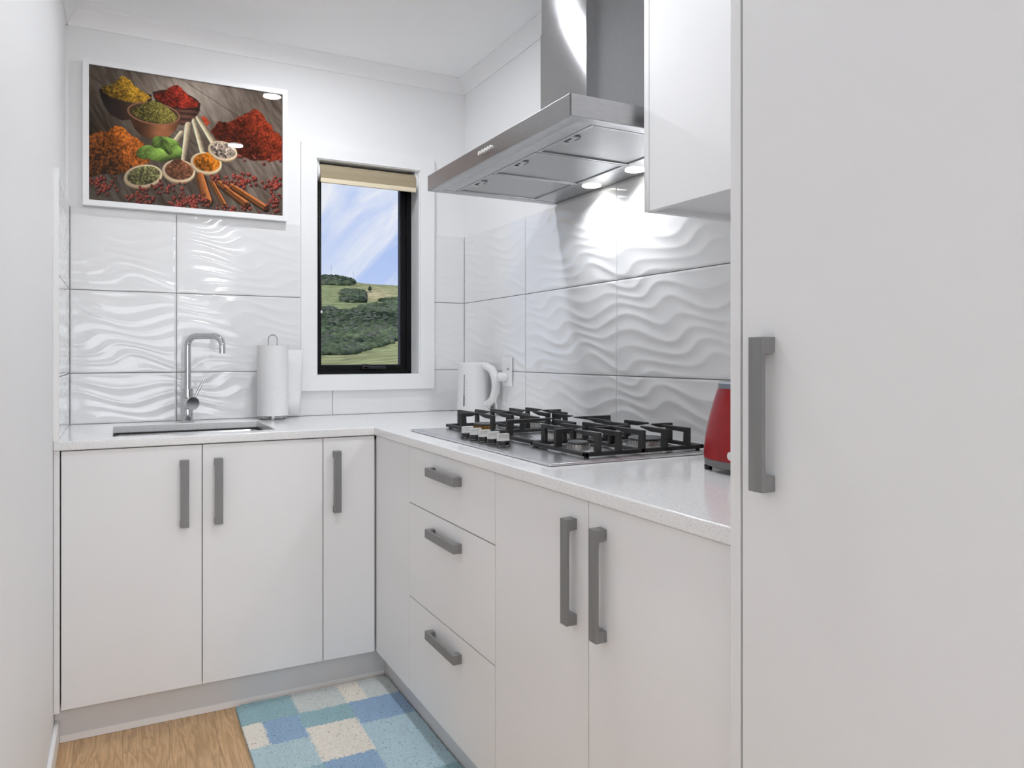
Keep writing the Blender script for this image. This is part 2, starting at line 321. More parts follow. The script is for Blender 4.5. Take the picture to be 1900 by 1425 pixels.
# ------------------------------------------------------------------ wave tiles
def wave(u, v):
    a = 2 * np.pi * u / .6; b = 2 * np.pi * v / .3
    ph = 7 * v / .3 + .36 * np.sin(2 * a + b + .4) + .20 * np.sin(a - b + 1.3) + .10 * np.sin(3 * a + 2 * b) + .10 * np.sin(a + 2 * b + 2.)
    s = np.sin(np.pi * ph); amp = .0017 * (.80 + .20 * np.sin(a + b * 2 + .5))
    return amp * (1 - np.sqrt(s * s + .0012))
def tile_mesh(name, u0, u1, v0, v1, hole=None, relief=1., nu=110, nv=78):
    """tile cut out of the 600x300 pattern; local x = u, local z = v, relief towards -y; origin at lower left"""
    g = .0011; a0, a1, b0, b1 = u0 + g, u1 - g, v0 + g, v1 - g
    ku = max(4, int(nu * (u1 - u0) / .6)); kv = max(4, int(nv * (v1 - v0) / .3))
    U = np.linspace(a0, a1, ku + 1); Vv = np.linspace(b0, b1, kv + 1)
    if hole:
        for arr, lo, hi in ((U, hole[0], hole[1]), (Vv, hole[2], hole[3])):
            for h in (lo, hi):
                if arr[0] < h < arr[-1]: arr[np.argmin(abs(arr - h))] = h
    gu, gv = np.meshgrid(U, Vv); H = wave(gu, gv) * relief
    edge = np.minimum.reduce([gu - a0, a1 - gu, gv - b0, b1 - gv]); H = H * np.clip(edge / .004 + .35, 0, 1) - np.clip(.0012 - edge, 0, 1) * .5
    nx = ku + 1
    v = [(x - u0, -h, z - v0) for x, z, h in zip(gu.ravel(), gv.ravel(), H.ravel())]; f = []
    for j in range(kv):
        for i in range(ku):
            if hole and hole[0] < (U[i] + U[i + 1]) / 2 < hole[1] and hole[2] < (Vv[j] + Vv[j + 1]) / 2 < hole[3]: continue
            q = j * nx + i; f.append((q, q + 1, q + nx + 1, q + nx))
    # side walls along the open border
    from collections import Counter
    ec = Counter()
    for q in f:
        for k in range(4): ec[(q[k], q[(k + 1) % 4])] += 1
    back = {}
    for (p_, q_) in list(ec):
        if (q_, p_) in ec: continue
        for r in (p_, q_):
            if r not in back: back[r] = len(v); v.append((v[r][0], .0055, v[r][2]))
        f.append((q_, p_, back[p_], back[q_]))
    used = sorted({i for q in f for i in q}); rm = {i: k for k, i in enumerate(used)}
    me = bpy.data.meshes.new(name); me.from_pydata([v[i] for i in used], [], [tuple(rm[i] for i in q) for q in f]); me.update()
    me.shade_smooth(); me.set_sharp_from_angle(angle=math.radians(60)); me.materials.append(MAT['tile']); return me
TCACHE = {}
def tile(parent, o, rz, u0, u1, v0, v1, hole=None, relief=1.):
    k = (round(u0, 3), round(u1, 3), round(v0, 3), round(v1, 3), hole, relief)
    if k not in TCACHE: TCACHE[k] = tile_mesh('tile', *k)
    ob = bpy.data.objects.new('tile', TCACHE[k]); COL.objects.link(ob); place(ob, o, parent); ob.rotation_euler = (0, 0, rz); return ob
VR = [(.3025 - .1855, .3025), (0, .3025), (0, .302)]
# back wall (u -> +X)
for r in range(3):
    z0, z1 = ROWS[r], ROWS[r + 1]; v0, v1 = VR[r]
    for xa, xb, ua in ((-1.553, -1.202, .249), (-1.202, -.603, 0), (-.603, -.0005, 0)):
        hole = None
        hx0, hx1, hz0, hz1 = -.715, -.175, 1.030, 1.72
        if xb > hx0 and z1 > hz0:
            hole = (hx0 - xa + ua, hx1 - xa + ua, hz0 - z0 + v0, hz1 - z0 + v0)
            if hole[2] < v0: hole = (hole[0], hole[1], -9, 9)
            if xb < hx1: hole = (hole[0], 9, hole[2], hole[3])
            if xa > hx0: hole = (-9, hole[1], hole[2], hole[3])
            if hole[3] > v1: hole = (hole[0], hole[1], hole[2], 9)
        tile(wall_back, (xa, 0, z0), 0, ua, ua + xb - xa, v0, v1, hole, .75)
# right wall (u -> -Y), left wall (u -> +Y)
for r in range(3):
    z0 = ROWS[r]; v0, v1 = VR[r]
    for ya, yb, ua in ((-.0005, -.579, .021), (-.579, -1.179, 0), (-1.179, -1.779, 0), (-1.779, -2.318, 0)):
        tile(wall_right, (0, ya, z0), -math.pi / 2, ua, ua + ya - yb, v0, v1)
    tile(wall_left, (-1.5535, -.592, z0), math.pi / 2, .0, .590, v0, v1, None, .3)
g = M(); g.box(-1.553, WX0 - .02, .002, .0058, .9, 1.688, 0); g.box(WX1 + .02, 0, .002, .0058, .9, 1.688, 0); g.box(WX0 - .02, WX1 + .02, .002, .0058, .9, 1.04, 0)
g.build('grout', MAT['grout'], wall_back); M().box(.002, .0058, -2.318, 0, .9, 1.688, 0).build('grout', MAT['grout'], wall_right)
M().box(XL + .0002, XL + .0095, -.592, 0, .9, 1.688, 0).build('grout', MAT['grout'], wall_left)
M().box(XL + .0002, XL + .0155, -.5985, -.5925, .9, 1.692, .001).build('tile_edge_trim', MAT['trim'], wall_left)

# ------------------------------------------------------------------ window
win = empty('window_1', (-.445, 0, 1.0), 'narrow black-framed window with white architrave', 'window', kind='structure')
ax0, ax1, az0, az1 = -.737, -.153, 1.003, 2.028; fy = -.016
def frame_pieces(name, mat_, x0, x1, z0, z1, X0, X1, Z0, Z1, ya, yb, par, bev=.002):
    """outer rect x0..z1, inner rect X0..Z1; mitred members"""
    for poly in ([(x0, z0), (X0, Z0), (X0, Z1), (x0, z1)], [(X1, Z0), (x1, z0), (x1, z1), (X1, Z1)], [(x0, z0), (x1, z0), (X1, Z0), (X0, Z0)], [(X0, Z1), (X1, Z1), (x1, z1), (x0, z1)]):
        b = bmesh.new(); vs = [b.verts.new((a, ya, c)) for a, c in poly] + [b.verts.new((a, yb, c)) for a, c in poly]
        b.faces.new(vs[:4]); b.faces.new(vs[:3:-1])
        for i in range(4): b.faces.new((vs[i], vs[(i + 1) % 4], vs[4 + (i + 1) % 4], vs[4 + i]))
        bmesh.ops.recalc_face_normals(b, faces=b.faces[:]); bmesh.ops.bevel(b, geom=b.edges[:], offset=bev, segments=2, affect='EDGES', profile=.5)
        M().bm(b).build(name, mat_, par)
frame_pieces('architrave', MAT['trim'], ax0, ax1, az0, az1, WX0, WX1, WZ0, WZ1, fy, .0058, win, .0007)
t_ = .004
rv = M().box(WX0 - .02, WX0 + t_, -.008, .155, WZ0, WZ1, .001); rv.build('jamb', MAT['trim'], win)
M().box(WX1 - t_, WX1 + .02, -.008, .155, WZ0, WZ1, .001).build('jamb', MAT['trim'], win)
M().box(WX0, WX1, -.008, .155, WZ0 - .02, WZ0 + t_, .001).build('sill', MAT['trim'], win)
M().box(WX0, WX1, -.008, .155, WZ1 - t_, WZ1 + .02, .001).build('head', MAT['trim'], win)
i0, i1, j0, j1 = WX0 + t_, WX1 - t_, WZ0 + t_, WZ1 - t_
frame_pieces('frame', MAT['alu_blk'], i0, i1, j0, j1, i0 + .022, i1 - .022, j0 + .016, j1 - .022, .088, .150, win, .0015)
frame_pieces('sash', MAT['alu_blk'], i0 + .020, i1 - .020, j0 + .015, j1 - .020, i0 + .040, i1 - .046, j0 + .038, j1 - .045, .096, .142, win, .002)
frame_pieces('gasket', MAT['alu_edge'], i0 + .038, i1 - .044, j0 + .036, j1 - .043, i0 + .0425, i1 - .050, j0 + .0405, j1 - .048, .104, .128, win, .001)
M().box(i0 + .036, i1 - .042, .114, .119, j0 + .034, j1 - .042, 0).build('pane', MAT['glass'], win)
lt = M(); lt.box(-.455, -.425, .070, .096, 1.090, 1.112, .004); lt.box(-.452, -.348, .070, .080, 1.090, 1.103, .004); tag(lt.build('latch', MAT['knob_blk'], win), 'black stay latch')

# ------------------------------------------------------------------ roller blind
rb = empty('roller_blind', (-.445, .02, 1.87), 'rolled-up tan roller blind at the top of the window', 'blind')
bx0, bx1, by, bz = i0 + .012, i1 - .014, .026, 1.917
M().lathe([(0.0, 0), (.036, 0), (.036, bx1 - bx0), (0, bx1 - bx0)], (bx0, by, bz), (1, 0, 0), 40).build('fabric_roll', MAT['blind'], rb)
M().box(bx0 + .001, bx1 - .001, by - .0355, by - .0345, 1.885, bz, 0).build('fabric_drop', MAT['blind'], rb)
M().box(bx0, bx1, by - .042, by - .030, 1.868, 1.888, .004).build('bottom_rail', MAT['rail'], rb)
for xa, xb in ((i0 + .0005, bx0 - .001), (bx1 + .001, i1 - .0005)):
    bk = M().lathe([(.0, 0), (.030, 0), (.034, .002), (.034, xb - xa), (0, xb - xa)], (xa, by, bz), (1, 0, 0), 32); bk.box(xa, xb, by - .02, by + .02, bz, 1.962, .001); bk.build('bracket', MAT['plastic2'], rb)
ch = M(); rng = random.Random(3)
for k in range(190):
    s_ = k / 95; back_ = s_ > 1; s_ = s_ if not back_ else 2 - s_
    z = 1.885 - s_ * .60; x = i0 + .006 + .010 * s_ ** 2 + (.003 if back_ else 0); y = by - .033 + (.006 if back_ else 0) - .012 * s_
    ch.lathe([(.0003, -.0019), (.0018, -.0008), (.0018, .0008), (.0003, .0019)], (x, y, z), (0, 0, 1), 6)
ch.build('bead_chain', MAT['chain'], rb); M().lathe([(.001, -.006), (.004, -.004), (.004, .004), (.001, .006)], (i0 + .014, by - .045, 1.330), (0, 0, 1), 12).build('chain_connector', MAT['plastic2'], rb)

# ------------------------------------------------------------------ cabinets
def handle(name, c, n, a, length, parent):
    """square bow handle. c: centre on the door face, n: outward normal, a: long axis"""
    c, n, a = Vector(c), Vector(n), Vector(a); s_ = n.cross(a); h = length / 2; W = .0245
    poly = [(-h, 0), (-h, .0245), (h, .0245), (h, 0), (h - .021, 0), (h - .023, .0165), (h - .040, .0178), (-h + .040, .0178), (-h + .023, .0165), (-h + .021, 0)]
    mm = M().prism(poly, c, a, n, s_, W); b = bmesh.new(); me = bpy.data.meshes.new('x'); me.from_pydata(mm.v, [], mm.f); b.from_mesh(me); bpy.data.meshes.remove(me)
    bmesh.ops.recalc_face_normals(b, faces=b.faces[:]); bmesh.ops.bevel(b, geom=[e_ for e_ in b.edges if e_.calc_face_angle(0) > .6], offset=.0009, segments=2, affect='EDGES', profile=.5)
    ob = M().bm(b).build(name, MAT['handle'], parent); tag(ob, 'brushed grey square bow handle'); return ob
G = .0012
def door_b(x0, x1, par, hx=None, z0=ZK, z1=BU - .0035, mt='lam'):
    d = M().box(x0 + G, x1 - G, DB, DB + .018, z0, z1, .0012).build('door', MAT[mt], par)
    if hx is not None: handle('handle', (hx, DB, .7205), (0, -1, 0), (0, 0, 1), .208, d)
    return d
def door_r(y0, y1, par, name='door', z0=ZK, z1=BU - .0035):
    return M().box(DR, DR + .018, y0 + G, y1 - G, z0, z1, .0012).build(name, MAT['lam'], par)
c1 = empty('sink_cabinet', (-1.165, -.3, ZK), 'white two-door base cabinet under the sink', 'cabinet')
M().box(-1.546, -1.530, -.567, -.02, ZK, .855, .001).box(-.803, -.787, -.567, -.02, ZK, .855, .001).box(-1.53, -.803, -.567, -.02, ZK, ZK + .016, .001).box(-1.53, -.803, -.036, -.02, ZK, .855, .001).box(-1.53, -.803, -.567, -.545, .80, .855, .001).build('body', MAT['carc'], c1)
door_b(-1.546, -1.164, c1, -1.216); door_b(-1.164, -.785, c1, -1.117)
M().box(XL + .001, -1.5485, DB, -.05, .108, BU - .001, .001).build('end_filler', MAT['lam'], c1)
c2 = empty('corner_cabinet', (-.4, -.3, ZK), 'white corner base cabinet with a narrow door and plain side panel', 'cabinet')
cm = M().box(-.784, -.02, -.567, -.02, ZK, .855, .001); cm.box(-.581, -.02, -.924, -.567, ZK, .855, .001); cm.build('body', MAT['carc'], c2)
door_b(-.785, -.6045, c2, -.740); door_r(-.925, DB - .0005, c2, 'corner_panel')
c3 = empty('drawer_cabinet', (-.31, -1.225, ZK), 'white cabinet of three drawers left of the cooktop doors', 'drawers')
M().box(-.581, -.02, -1.5205, -.926, ZK, .855, .001).build('body', MAT['carc'], c3)
for z0, z1, hz in ((.6965, BU - .0035, .817), (.4075, .6935, .642), (ZK, .4045, .352)):
    d = door_r(-1.522, -.925, c3, 'drawer', z0, z1); handle('handle', (DR, -1.222, hz), (-1, 0, 0), (0, 1, 0), .206, d)
c4 = empty('hob_cabinet', (-.31, -1.92, ZK), 'white two-door base cabinet under the near end of the benchtop', 'cabinet')
M().box(-.581, -.02, -2.316, -1.5235, ZK, .855, .001).build('body', MAT['carc'], c4)
for y0, y1, hy in ((-1.922, -1.522, -1.870), (-2.317, -1.922, -1.971)):
    d = door_r(y0, y1, c4); handle('handle', (DR, hy, .7245), (-1, 0, 0), (0, 0, 1), .208, d)
kb = M().box(XL + .0005, -.540, -.537, -.522, 0.001, ZK - .001, .001).build('kickboard', MAT['kick'], None); tag(kb, 'white kickboard under the sink cabinet', 'kickboard')
M().box(XL + .0135, -.556, -.5405, -.537, 0.0006, .022, .001).build('seal_strip', MAT['trim'], kb)
kr = M().box(-.552, -.537, -2.316, -.5375, 0.001, ZK - .001, .001).build('kickboard', MAT['kick'], None); tag(kr, 'white kickboard under the drawers, beside the rug', 'kickboard')

# ------------------------------------------------------------------ benchtop
def benchtop():
    hx0, hx1, hy0, hy1 = -1.413, -.927, -.520, -.125; kx0, kx1, ky0, ky1 = -.53, -.08, -1.66, -.81
    xs = sorted([XL + .0005, -.001, XR, hx0, hx1, kx0, kx1]); ys = sorted([YB, -.001, -2.3175, hy0, hy1, ky0, ky1])
    b = bmesh.new(); vm = {}
    def V(i, j):
        if (i, j) not in vm: vm[(i, j)] = b.verts.new((xs[i], ys[j], BT))
        return vm[(i, j)]
    for i in range(len(xs) - 1):
        for j in range(len(ys) - 1):
            cx_, cy_ = (xs[i] + xs[i + 1]) / 2, (ys[j] + ys[j + 1]) / 2
            if cy_ < YB and cx_ < XR: continue
            if hx0 < cx_ < hx1 and hy0 < cy_ < hy1: continue
            if kx0 < cx_ < kx1 and ky0 < cy_ < ky1: continue
            b.faces.new((V(i, j), V(i + 1, j), V(i + 1, j + 1), V(i, j + 1)))
    bmesh.ops.dissolve_limit(b, angle_limit=.01, verts=b.verts[:], edges=b.edges[:])
    r = bmesh.ops.extrude_face_region(b, geom=b.faces[:])
    for v in [g_ for g_ in r['geom'] if isinstance(g_, bmesh.types.BMVert)]: v.co.z = BU
    bmesh.ops.recalc_face_normals(b, faces=b.faces[:])
    ed = [e_ for e_ in b.edges if e_.is_manifold and e_.calc_face_angle(0) > .5]
    bmesh.ops.bevel(b, geom=ed, offset=.0035, segments=3, affect='EDGES', profile=.5)
    bmesh.ops.triangulate(b, faces=[f_ for f_ in b.faces if len(f_.verts) > 4])
    ob = M().bm(b).build('benchtop', MAT['quartz']); tag(ob, 'L-shaped speckled white stone benchtop', 'benchtop')
benchtop()
sk = empty('sink', (-1.17, -.32, .70), 'undermount stainless steel sink set in the benchtop', 'sink')
sx0, sx1, sy0, sy1, sz = -1.405, -.935, -.512, -.133, .70
b = bmesh.new(); bmesh.ops.create_cube(b, size=1)
for v in b.verts: v.co = ((sx0 + sx1) / 2 + v.co.x * (sx1 - sx0), (sy0 + sy1) / 2 + v.co.y * (sy1 - sy0), (sz + BU - .004) / 2 + v.co.z * (BU - .004 - sz))
top = [f_ for f_ in b.faces if f_.normal.z > .5]; bmesh.ops.delete(b, geom=top, context='FACES_ONLY')
bmesh.ops.bevel(b, geom=[e_ for e_ in b.edges if e_.is_manifold], offset=.02, segments=4, affect='EDGES', profile=.5)
basin = M().bm(b).build('basin', MAT['sink'], sk)
so = basin.modifiers.new('thickness', 'SOLIDIFY'); so.thickness = .002
M().box(sx0 - .014, sx1 + .014, sy1, sy1 + .014, BU - .006, BU - .0005, .001).box(sx0 - .014, sx1 + .014, sy0 - .014, sy0, BU - .006, BU - .0005, .001).box(sx0 - .014, sx0, sy0, sy1, BU - .006, BU - .0005, .001).box(sx1, sx1 + .014, sy0, sy1, BU - .006, BU - .0005, .001).build('flange', MAT['dark'], sk)
M().lathe([(.0, .001), (.04, .001), (.045, .004), (.03, .003), (.0, .002)], (-1.17, -.32, sz + .001), (0, 0, 1), 32).build('drain', MAT['chrome'], sk)

# ------------------------------------------------------------------ tap
TX, TY = -1.169, -.078
tp = empty('mixer_tap', (TX, TY, BT), 'chrome gooseneck mixer tap behind the sink', 'tap')
M().lathe([(0, 0), (.0225, 0), (.0232, .002), (.0232, .006), (.0215, .008), (0, .008)], (TX, TY, BT), n=40).build('base', MAT['chrome'], tp)
M().lathe([(0, .008), (.0185, .008), (.0185, .124), (.0175, .126), (0, .126)], (TX, TY, BT), n=40).build('body', MAT['chrome'], tp)
dsp = Vector((.80, -.60, 0)); R_ = .036; top_z = 1.2215; Ls = .140
path = [Vector((TX, TY, BT + .12)), Vector((TX, TY, top_z - R_))] + arc((Vector((TX, TY, top_z - R_)) + dsp * R_), R_, 180, 90, 10, dsp, (0, 0, 1))[1:]
pe = Vector((TX, TY, top_z)) + dsp * (Ls - R_)
path += arc(pe - Vector((0, 0, R_)), R_, 90, 0, 10, dsp, (0, 0, 1)) + [Vector((TX, TY, 1.157)) + dsp * Ls]
M().tube(path, .0115, 24).build('spout', MAT['chrome'], tp)
hd = Vector((.30, -.954, 0)); hc = Vector((TX, TY, .972))
M().lathe([(0, .012), (.0245, .012), (.0245, .034), (.0235, .0345), (.0235, .0355), (.0245, .036), (.0245, .0485), (.0228, .050), (0, .050)], hc, hd, 40).build('cartridge', MAT['chrome'], tp)
lv = hc + hd * .040; M().tube([lv + Vector((.008, 0, .018)), lv + Vector((.040, 0, .085))], .0045, 14).build('lever', MAT['chrome'], tp)

# ------------------------------------------------------------------ paper towel
PX, PY = -.864, -.098
ph = empty('paper_towel_holder', (PX, PY, BT), 'chrome wire paper towel holder beside the window', 'holder')
hb = M()
for k in range(3):
    a = math.radians(-100 + 120 * k); q = Vector((PX + .052 * math.cos(a), PY + .052 * math.sin(a), BT + .012)); hb.tube([(PX, PY, BT + .0125), q], .0035, 10)
hb.tube([(PX + .045 * math.cos(2 * math.pi * k / 40), PY + .045 * math.sin(2 * math.pi * k / 40), BT + .0125) for k in range(41)], .003, 10, False)
hb.lathe([(0, .009), (.050, .009), (.050, .0125), (0, .0125)], (PX, PY, BT), n=40); hb.build('base', MAT['chrome'], ph)
for k in range(3):
    a = math.radians(-100 + 120 * k); M().lathe([(.001, 0), (.005, .0012), (.0065, .006), (.005, .0108), (.001, .012)], (PX + .052 * math.cos(a), PY + .052 * math.sin(a), BT), n=16).build('foot', MAT['chrome'], ph)
hl = [Vector((PX - .017, PY, BT + .012)), Vector((PX - .017, PY, 1.205))] + arc((PX, PY, 1.213), .017, 180, 0, 14, (1, 0, 0), (0, 0, 1)) + [Vector((PX + .017, PY, 1.205)), Vector((PX + .017, PY, BT + .012))]
M().tube(hl, .0022, 10).build('loop', MAT['chrome'], ph)
pr = empty('paper_towel_roll', (PX, PY, BT + .014), 'roll of white paper towel with a loose hanging sheet', 'paper towel')
b = M(); RO, RI, z0, z1 = .0585, .021, BT + .016, 1.188
v = []; f = []; n = 56
for r_, z in ((RO, z0), (RO, z1), (RI, z1), (RI, z0)):
    for k in range(n): v.append((PX + r_ * math.cos(2 * math.pi * k / n), PY + r_ * math.sin(2 * math.pi * k / n), z))
for i in range(4):
    for k in range(n): f.append((i * n + k, i * n + (k + 1) % n, ((i + 1) % 4) * n + (k + 1) % n, ((i + 1) % 4) * n + k))
b.add(v, f).build('roll', MAT['paper'], pr)
pts = []
for k in range(15):
    s_ = k / 14
    if s_ < .3: a = math.radians(120 - 70 * s_ / .3); pts.append((PX + (RO + .0008) * math.cos(a), PY + (RO + .0008) * math.sin(a)))
    else:
        q = (s_ - .3) / .7; a = math.radians(50); pts.append((PX + (RO + .0008) * math.cos(a) + .088 * q, PY + (RO + .0008) * math.sin(a) - .004 * q - .010 * math.sin(q * 3)))
b = M(); v = []; f = []
for j in range(6):
    s_ = j / 5
    for i, (x_, y_) in enumerate(pts): v.append((x_ - .012 * (1 - s_) * max(0, (i - 4) / 10), y_, .908 + (1.172 - .908) * s_))
for j in range(5):
    for i in range(14): q = j * 15 + i; f.append((q, q + 1, q + 16, q + 15))
sh = b.add(v, f).build('loose_sheet', MAT['paper'], pr); sm = sh.modifiers.new('thickness', 'SOLIDIFY'); sm.thickness = .0006

# ------------------------------------------------------------------ kettle
KX, KY = -.078, -.268
kt = empty('kettle', (KX, KY, BT), 'white plastic electric kettle in the bench corner', 'kettle')
hdv = Vector((.40, -.9165, 0)); hs = Vector((0, 0, 1)).cross(hdv)
M().lathe([(0, 0), (.070, 0), (.072, .004), (.070, .014), (.060, .017), (0, .017)], (KX, KY, BT), n=48).build('power_base', MAT['plastic'], kt)
M().lathe([(0, .018), (.066, .018), (.069, .024), (.0675, .06), (.0655, .15), (.0645, .205), (.0655, .212), (.063, .217), (0, .2175)], (KX, KY, BT), n=56).build('body', MAT['plastic'], kt)
sp = M().prism([(0, 0), (-.022, .004), (-.0, -.042)], Vector((KX, KY, 1.114)) - hdv * .060, hdv, (0, 0, 1), hs, .030); sp.build('spout', MAT['plastic'], kt)
M().lathe([(0, .217), (.050, .217), (.049, .2205), (.03, .222), (0, .222)], (KX, KY, BT), n=40).build('lid', MAT['plastic'], kt)
prof = [(.040, .205, .018), (.072, .205, .019), (.100, .192, .021), (.118, .165, .022), (.125, .130, .022), (.120, .098, .021), (.106, .070, .020), (.086, .053, .018), (.058, .046, .015)]
M().tube([Vector((KX, KY, BT + z)) + hdv * d_ for d_, z, r_ in prof], [r_ * .85 for d_, z, r_ in prof], 16).build('handle', MAT['plastic'], kt)
M().box(-.012, .012, -.012, .012, 0, .03, .004).build('switch', MAT['plastic'], kt).location = hdv * .075 + Vector((0, 0, .020))
gd = Vector((-.85, -.527, 0)).normalized()   # gauge on the side facing the room
def on_body(ang, z, r=.0008):
    R0 = .0692 - (.0692 - .0645) * (z - .024) / .18; d_ = Vector((math.cos(ang), math.sin(ang), 0)); return Vector((KX, KY, BT + z)) + d_ * (R0 + r)
ga = math.radians(-150)
M().tube([on_body(ga, .04 + .13 * k / 12, -.0012) for k in range(13)], .0032, 8).build('gauge_window', MAT['gauge'], kt)
M().tube([on_body(ga, .04 + .045 * k / 6, -.0005) for k in range(7)], .0033, 8).build('gauge_water', MAT['gauge_w'], kt)
for z in (.045, .052, .068, .088, .108, .126, .139, .144):
    M().tube([on_body(ga + .13, z, -.0001), on_body(ga + .19, z, -.0001)], .0007, 6).build('scale_mark', MAT['ink'], kt)
for dz, dx, r_ in ((.0, 0, .0035), (.010, -.002, .002), (.008, .016, .0014), (.004, -.016, .0012), (.012, -.014, .001)):
    q = Vector((KX, KY, BT + .030 + dz)) + hdv * .0705 + hs * 0 + Vector((dx * .6, 0, 0)); M().lathe([(0, 0), (r_, 0), (r_, .001), (0, .001)], Vector((KX, KY, BT + .030 + dz)) + hdv * .087 - hs * dx, hdv, 12).build('switch_mark', MAT['blackink'], kt)

# ------------------------------------------------------------------ power outlet and plug
po = empty('power_outlet', (-.004, -.44, 1.026), 'white double power outlet on the tiles behind the kettle', 'power outlet')
M().box(-.013, -.0035, -.480, -.404, 1.026, 1.142, .003).build('plate', MAT['plastic2'], po)
for y in (-.458, -.426): M().box(-.017, -.0125, y - .006, y + .006, 1.112, 1.128, .0015).build('switch', MAT['plastic2'], po)
M().box(-.0137, -.0127, -.466, -.462, 1.090, 1.098, 0).build('socket_slot', MAT['dark'], po); M().box(-.0137, -.0127, -.452, -.448, 1.090, 1.098, 0).build('socket_slot', MAT['dark'], po)
pg = empty('plug', (-.03, -.435, 1.05), 'white plug pushed into the outlet behind the kettle', 'plug')
M().lathe([(0, 0), (.018, 0), (.019, .006), (.017, .028), (.010, .034), (0, .036)], (-.0140, -.434, 1.062), (-1, 0, 0), 24).build('plug_body', MAT['plastic2'], pg)
M().tube([(-.046, -.434, 1.060), (-.056, -.432, 1.040), (-.052, -.42, .98), (-.035, -.40, .93), (-.03, -.37, .906), (-.035, -.345, .9045)], .0032, 8).build('cord', MAT['cord'], pg)

# ------------------------------------------------------------------ cooktop
hx0, hx1, hy0, hy1 = -.545, -.052, -1.684, -.784
ck = empty('gas_cooktop', (-.3, -1.234, BT), 'stainless steel five-burner gas cooktop with black pan supports', 'cooktop')
pl = M().box(hx0, hx1, hy0, hy1, BT + .0004, BT + .0062, .0022, 3); pl.build('hob_plate', MAT['steel_hob'], ck)
M().box(hx0 + .012, hx1 - .012, hy0 + .012, hy1 - .012, BT + .006, BT + .0075, .001).build('raised_panel', MAT['steel_hob'], ck)
ZP = BT + .0075
# burners: x, y, radius
BUR = [(-.368, -1.525, .027, 'alu'), (-.150, -1.520, .047, 'alu'), (-.225, -1.234, .060, 'alu'), (-.352, -.945, .036, 'alu_burnt'), (-.150, -.945, .036, 'alu')]
for x_, y_, r_, mt in BUR:
    dish = M().lathe([(0, .0), (r_ * 1.75, 0), (r_ * 1.7, .0012), (r_ * 1.15, .005), (0, .005)], (x_, y_, ZP), n=40).build('burner_dish', MAT['steel_hob'], ck)
    bu = M().lathe([(0, .004), (r_ * 1.0, .004), (r_ * 1.0, .016), (r_ * .96, .018), (0, .018)], (x_, y_, ZP), n=48).build('burner', MAT[mt], ck)
    M().lathe([(0, .018), (r_ * .94, .018), (r_ * 1.0, .0195), (r_ * 1.0, .0225), (r_ * .93, .025), (r_ * .3, .0262), (0, .0262)], (x_, y_, ZP), n=48).build('burner_cap', MAT['cap'], bu)
    tb_ = M()
    for k in range(int(r_ * 700)):
        a = 2 * math.pi * k / int(r_ * 700); c_, s_ = math.cos(a), math.sin(a); tb_.lathe([(.0011, 0), (.0011, .004), (.0001, .004)], (x_ + c_ * r_ * .992, y_ + s_ * r_ * .992, ZP + .0135), (0, 0, 1), 5)
    tb_.build('flame_port', MAT['dark'], bu)
    M().tube([(x_ + r_ * 1.2, y_ - .004, ZP), (x_ + r_ * 1.2, y_ - .004, ZP + .017)], .002, 8).build('igniter', MAT['knob_top'], bu)
FC = {}
def finger(par, p_, d_, arm, post_h=.046):
    """pan-support finger: post standing on the frame at p_, arm pointing along d_"""
    key = round(arm, 4)
    if key not in FC:
        H = post_h; poly = [(-.009, 0), (.011, 0), (.009, H - .012), (arm * .55, H - .0115), (arm, H - .0035), (arm, H), (-.009, H)]
        mm = M().prism(poly, (0, 0, 0), (1, 0, 0), (0, 0, 1), (0, 1, 0), .0105); b_ = bmesh.new(); me = bpy.data.meshes.new('finger'); me.from_pydata(mm.v, [], mm.f); b_.from_mesh(me)
        bmesh.ops.recalc_face_normals(b_, faces=b_.faces[:]); bmesh.ops.bevel(b_, geom=b_.edges[:], offset=.0011, segments=1, affect='EDGES'); b_.to_mesh(me); b_.free(); me.materials.append(MAT['iron']); FC[key] = me
    ob = bpy.data.objects.new('finger', FC[key]); COL.objects.link(ob); place(ob, p_, par); ob.rotation_euler = (0, 0, math.atan2(d_[1], d_[0])); return ob
def bars(m_, rects, z0, z1):
    for r in rects: m_.box(r[0], r[1], r[2], r[3], z0, z1, .0015, 1)
def pan_support(x0, x1, y0, y1, burners, cross=None):
    zf0, zf1 = ZP + .004, ZP + .014; wd = .011
    m_ = M(); bars(m_, [(x0, x0 + wd, y0, y1), (x1 - wd, x1, y0, y1), (x0, x1, y0, y0 + wd), (x0, x1, y1 - wd, y1)], zf0, zf1)
    if cross is not None: bars(m_, [(cross - wd / 2, cross + wd / 2, y0, y1)], zf0, zf1)
    for cx_ in (x0 + .012, x1 - .012):
        for cy_ in (y0 + .012, y1 - .012): m_.lathe([(0, 0), (.006, 0), (.006, .005), (0, .005)], (cx_, cy_, ZP + .0003), n=10)
    fr = m_.build('pan_support', MAT['iron'], ck)
    zz = zf1 - .001
    for bx_, by_, xa, xb, off, gy, gx in burners:
        for o_ in (-off, off):
            finger(fr, (bx_ + o_, y0 + wd / 2, zz), (0, 1), (by_ - y0) - gy); finger(fr, (bx_ + o_, y1 - wd / 2, zz), (0, -1), (y1 - by_) - gy)
        if xa == x0: finger(fr, (xa + wd / 2, by_, zz), (1, 0), (bx_ - xa) - gx)
        if xb == x1: finger(fr, (xb - wd / 2, by_, zz), (-1, 0), (xb - bx_) - gx)
    if cross is not None:
        L_ = (y1 - y0) / 2 + .004
        finger(fr, (cross, y0 + wd / 2, zz), (0, 1), L_); finger(fr, (cross, y1 - wd / 2, zz), (0, -1), L_)
        finger(fr, (cross, (y0 + y1) / 2, zz), (1, 0), .055); finger(fr, (cross, (y0 + y1) / 2, zz), (-1, 0), .055)
    return fr
xm = -.262
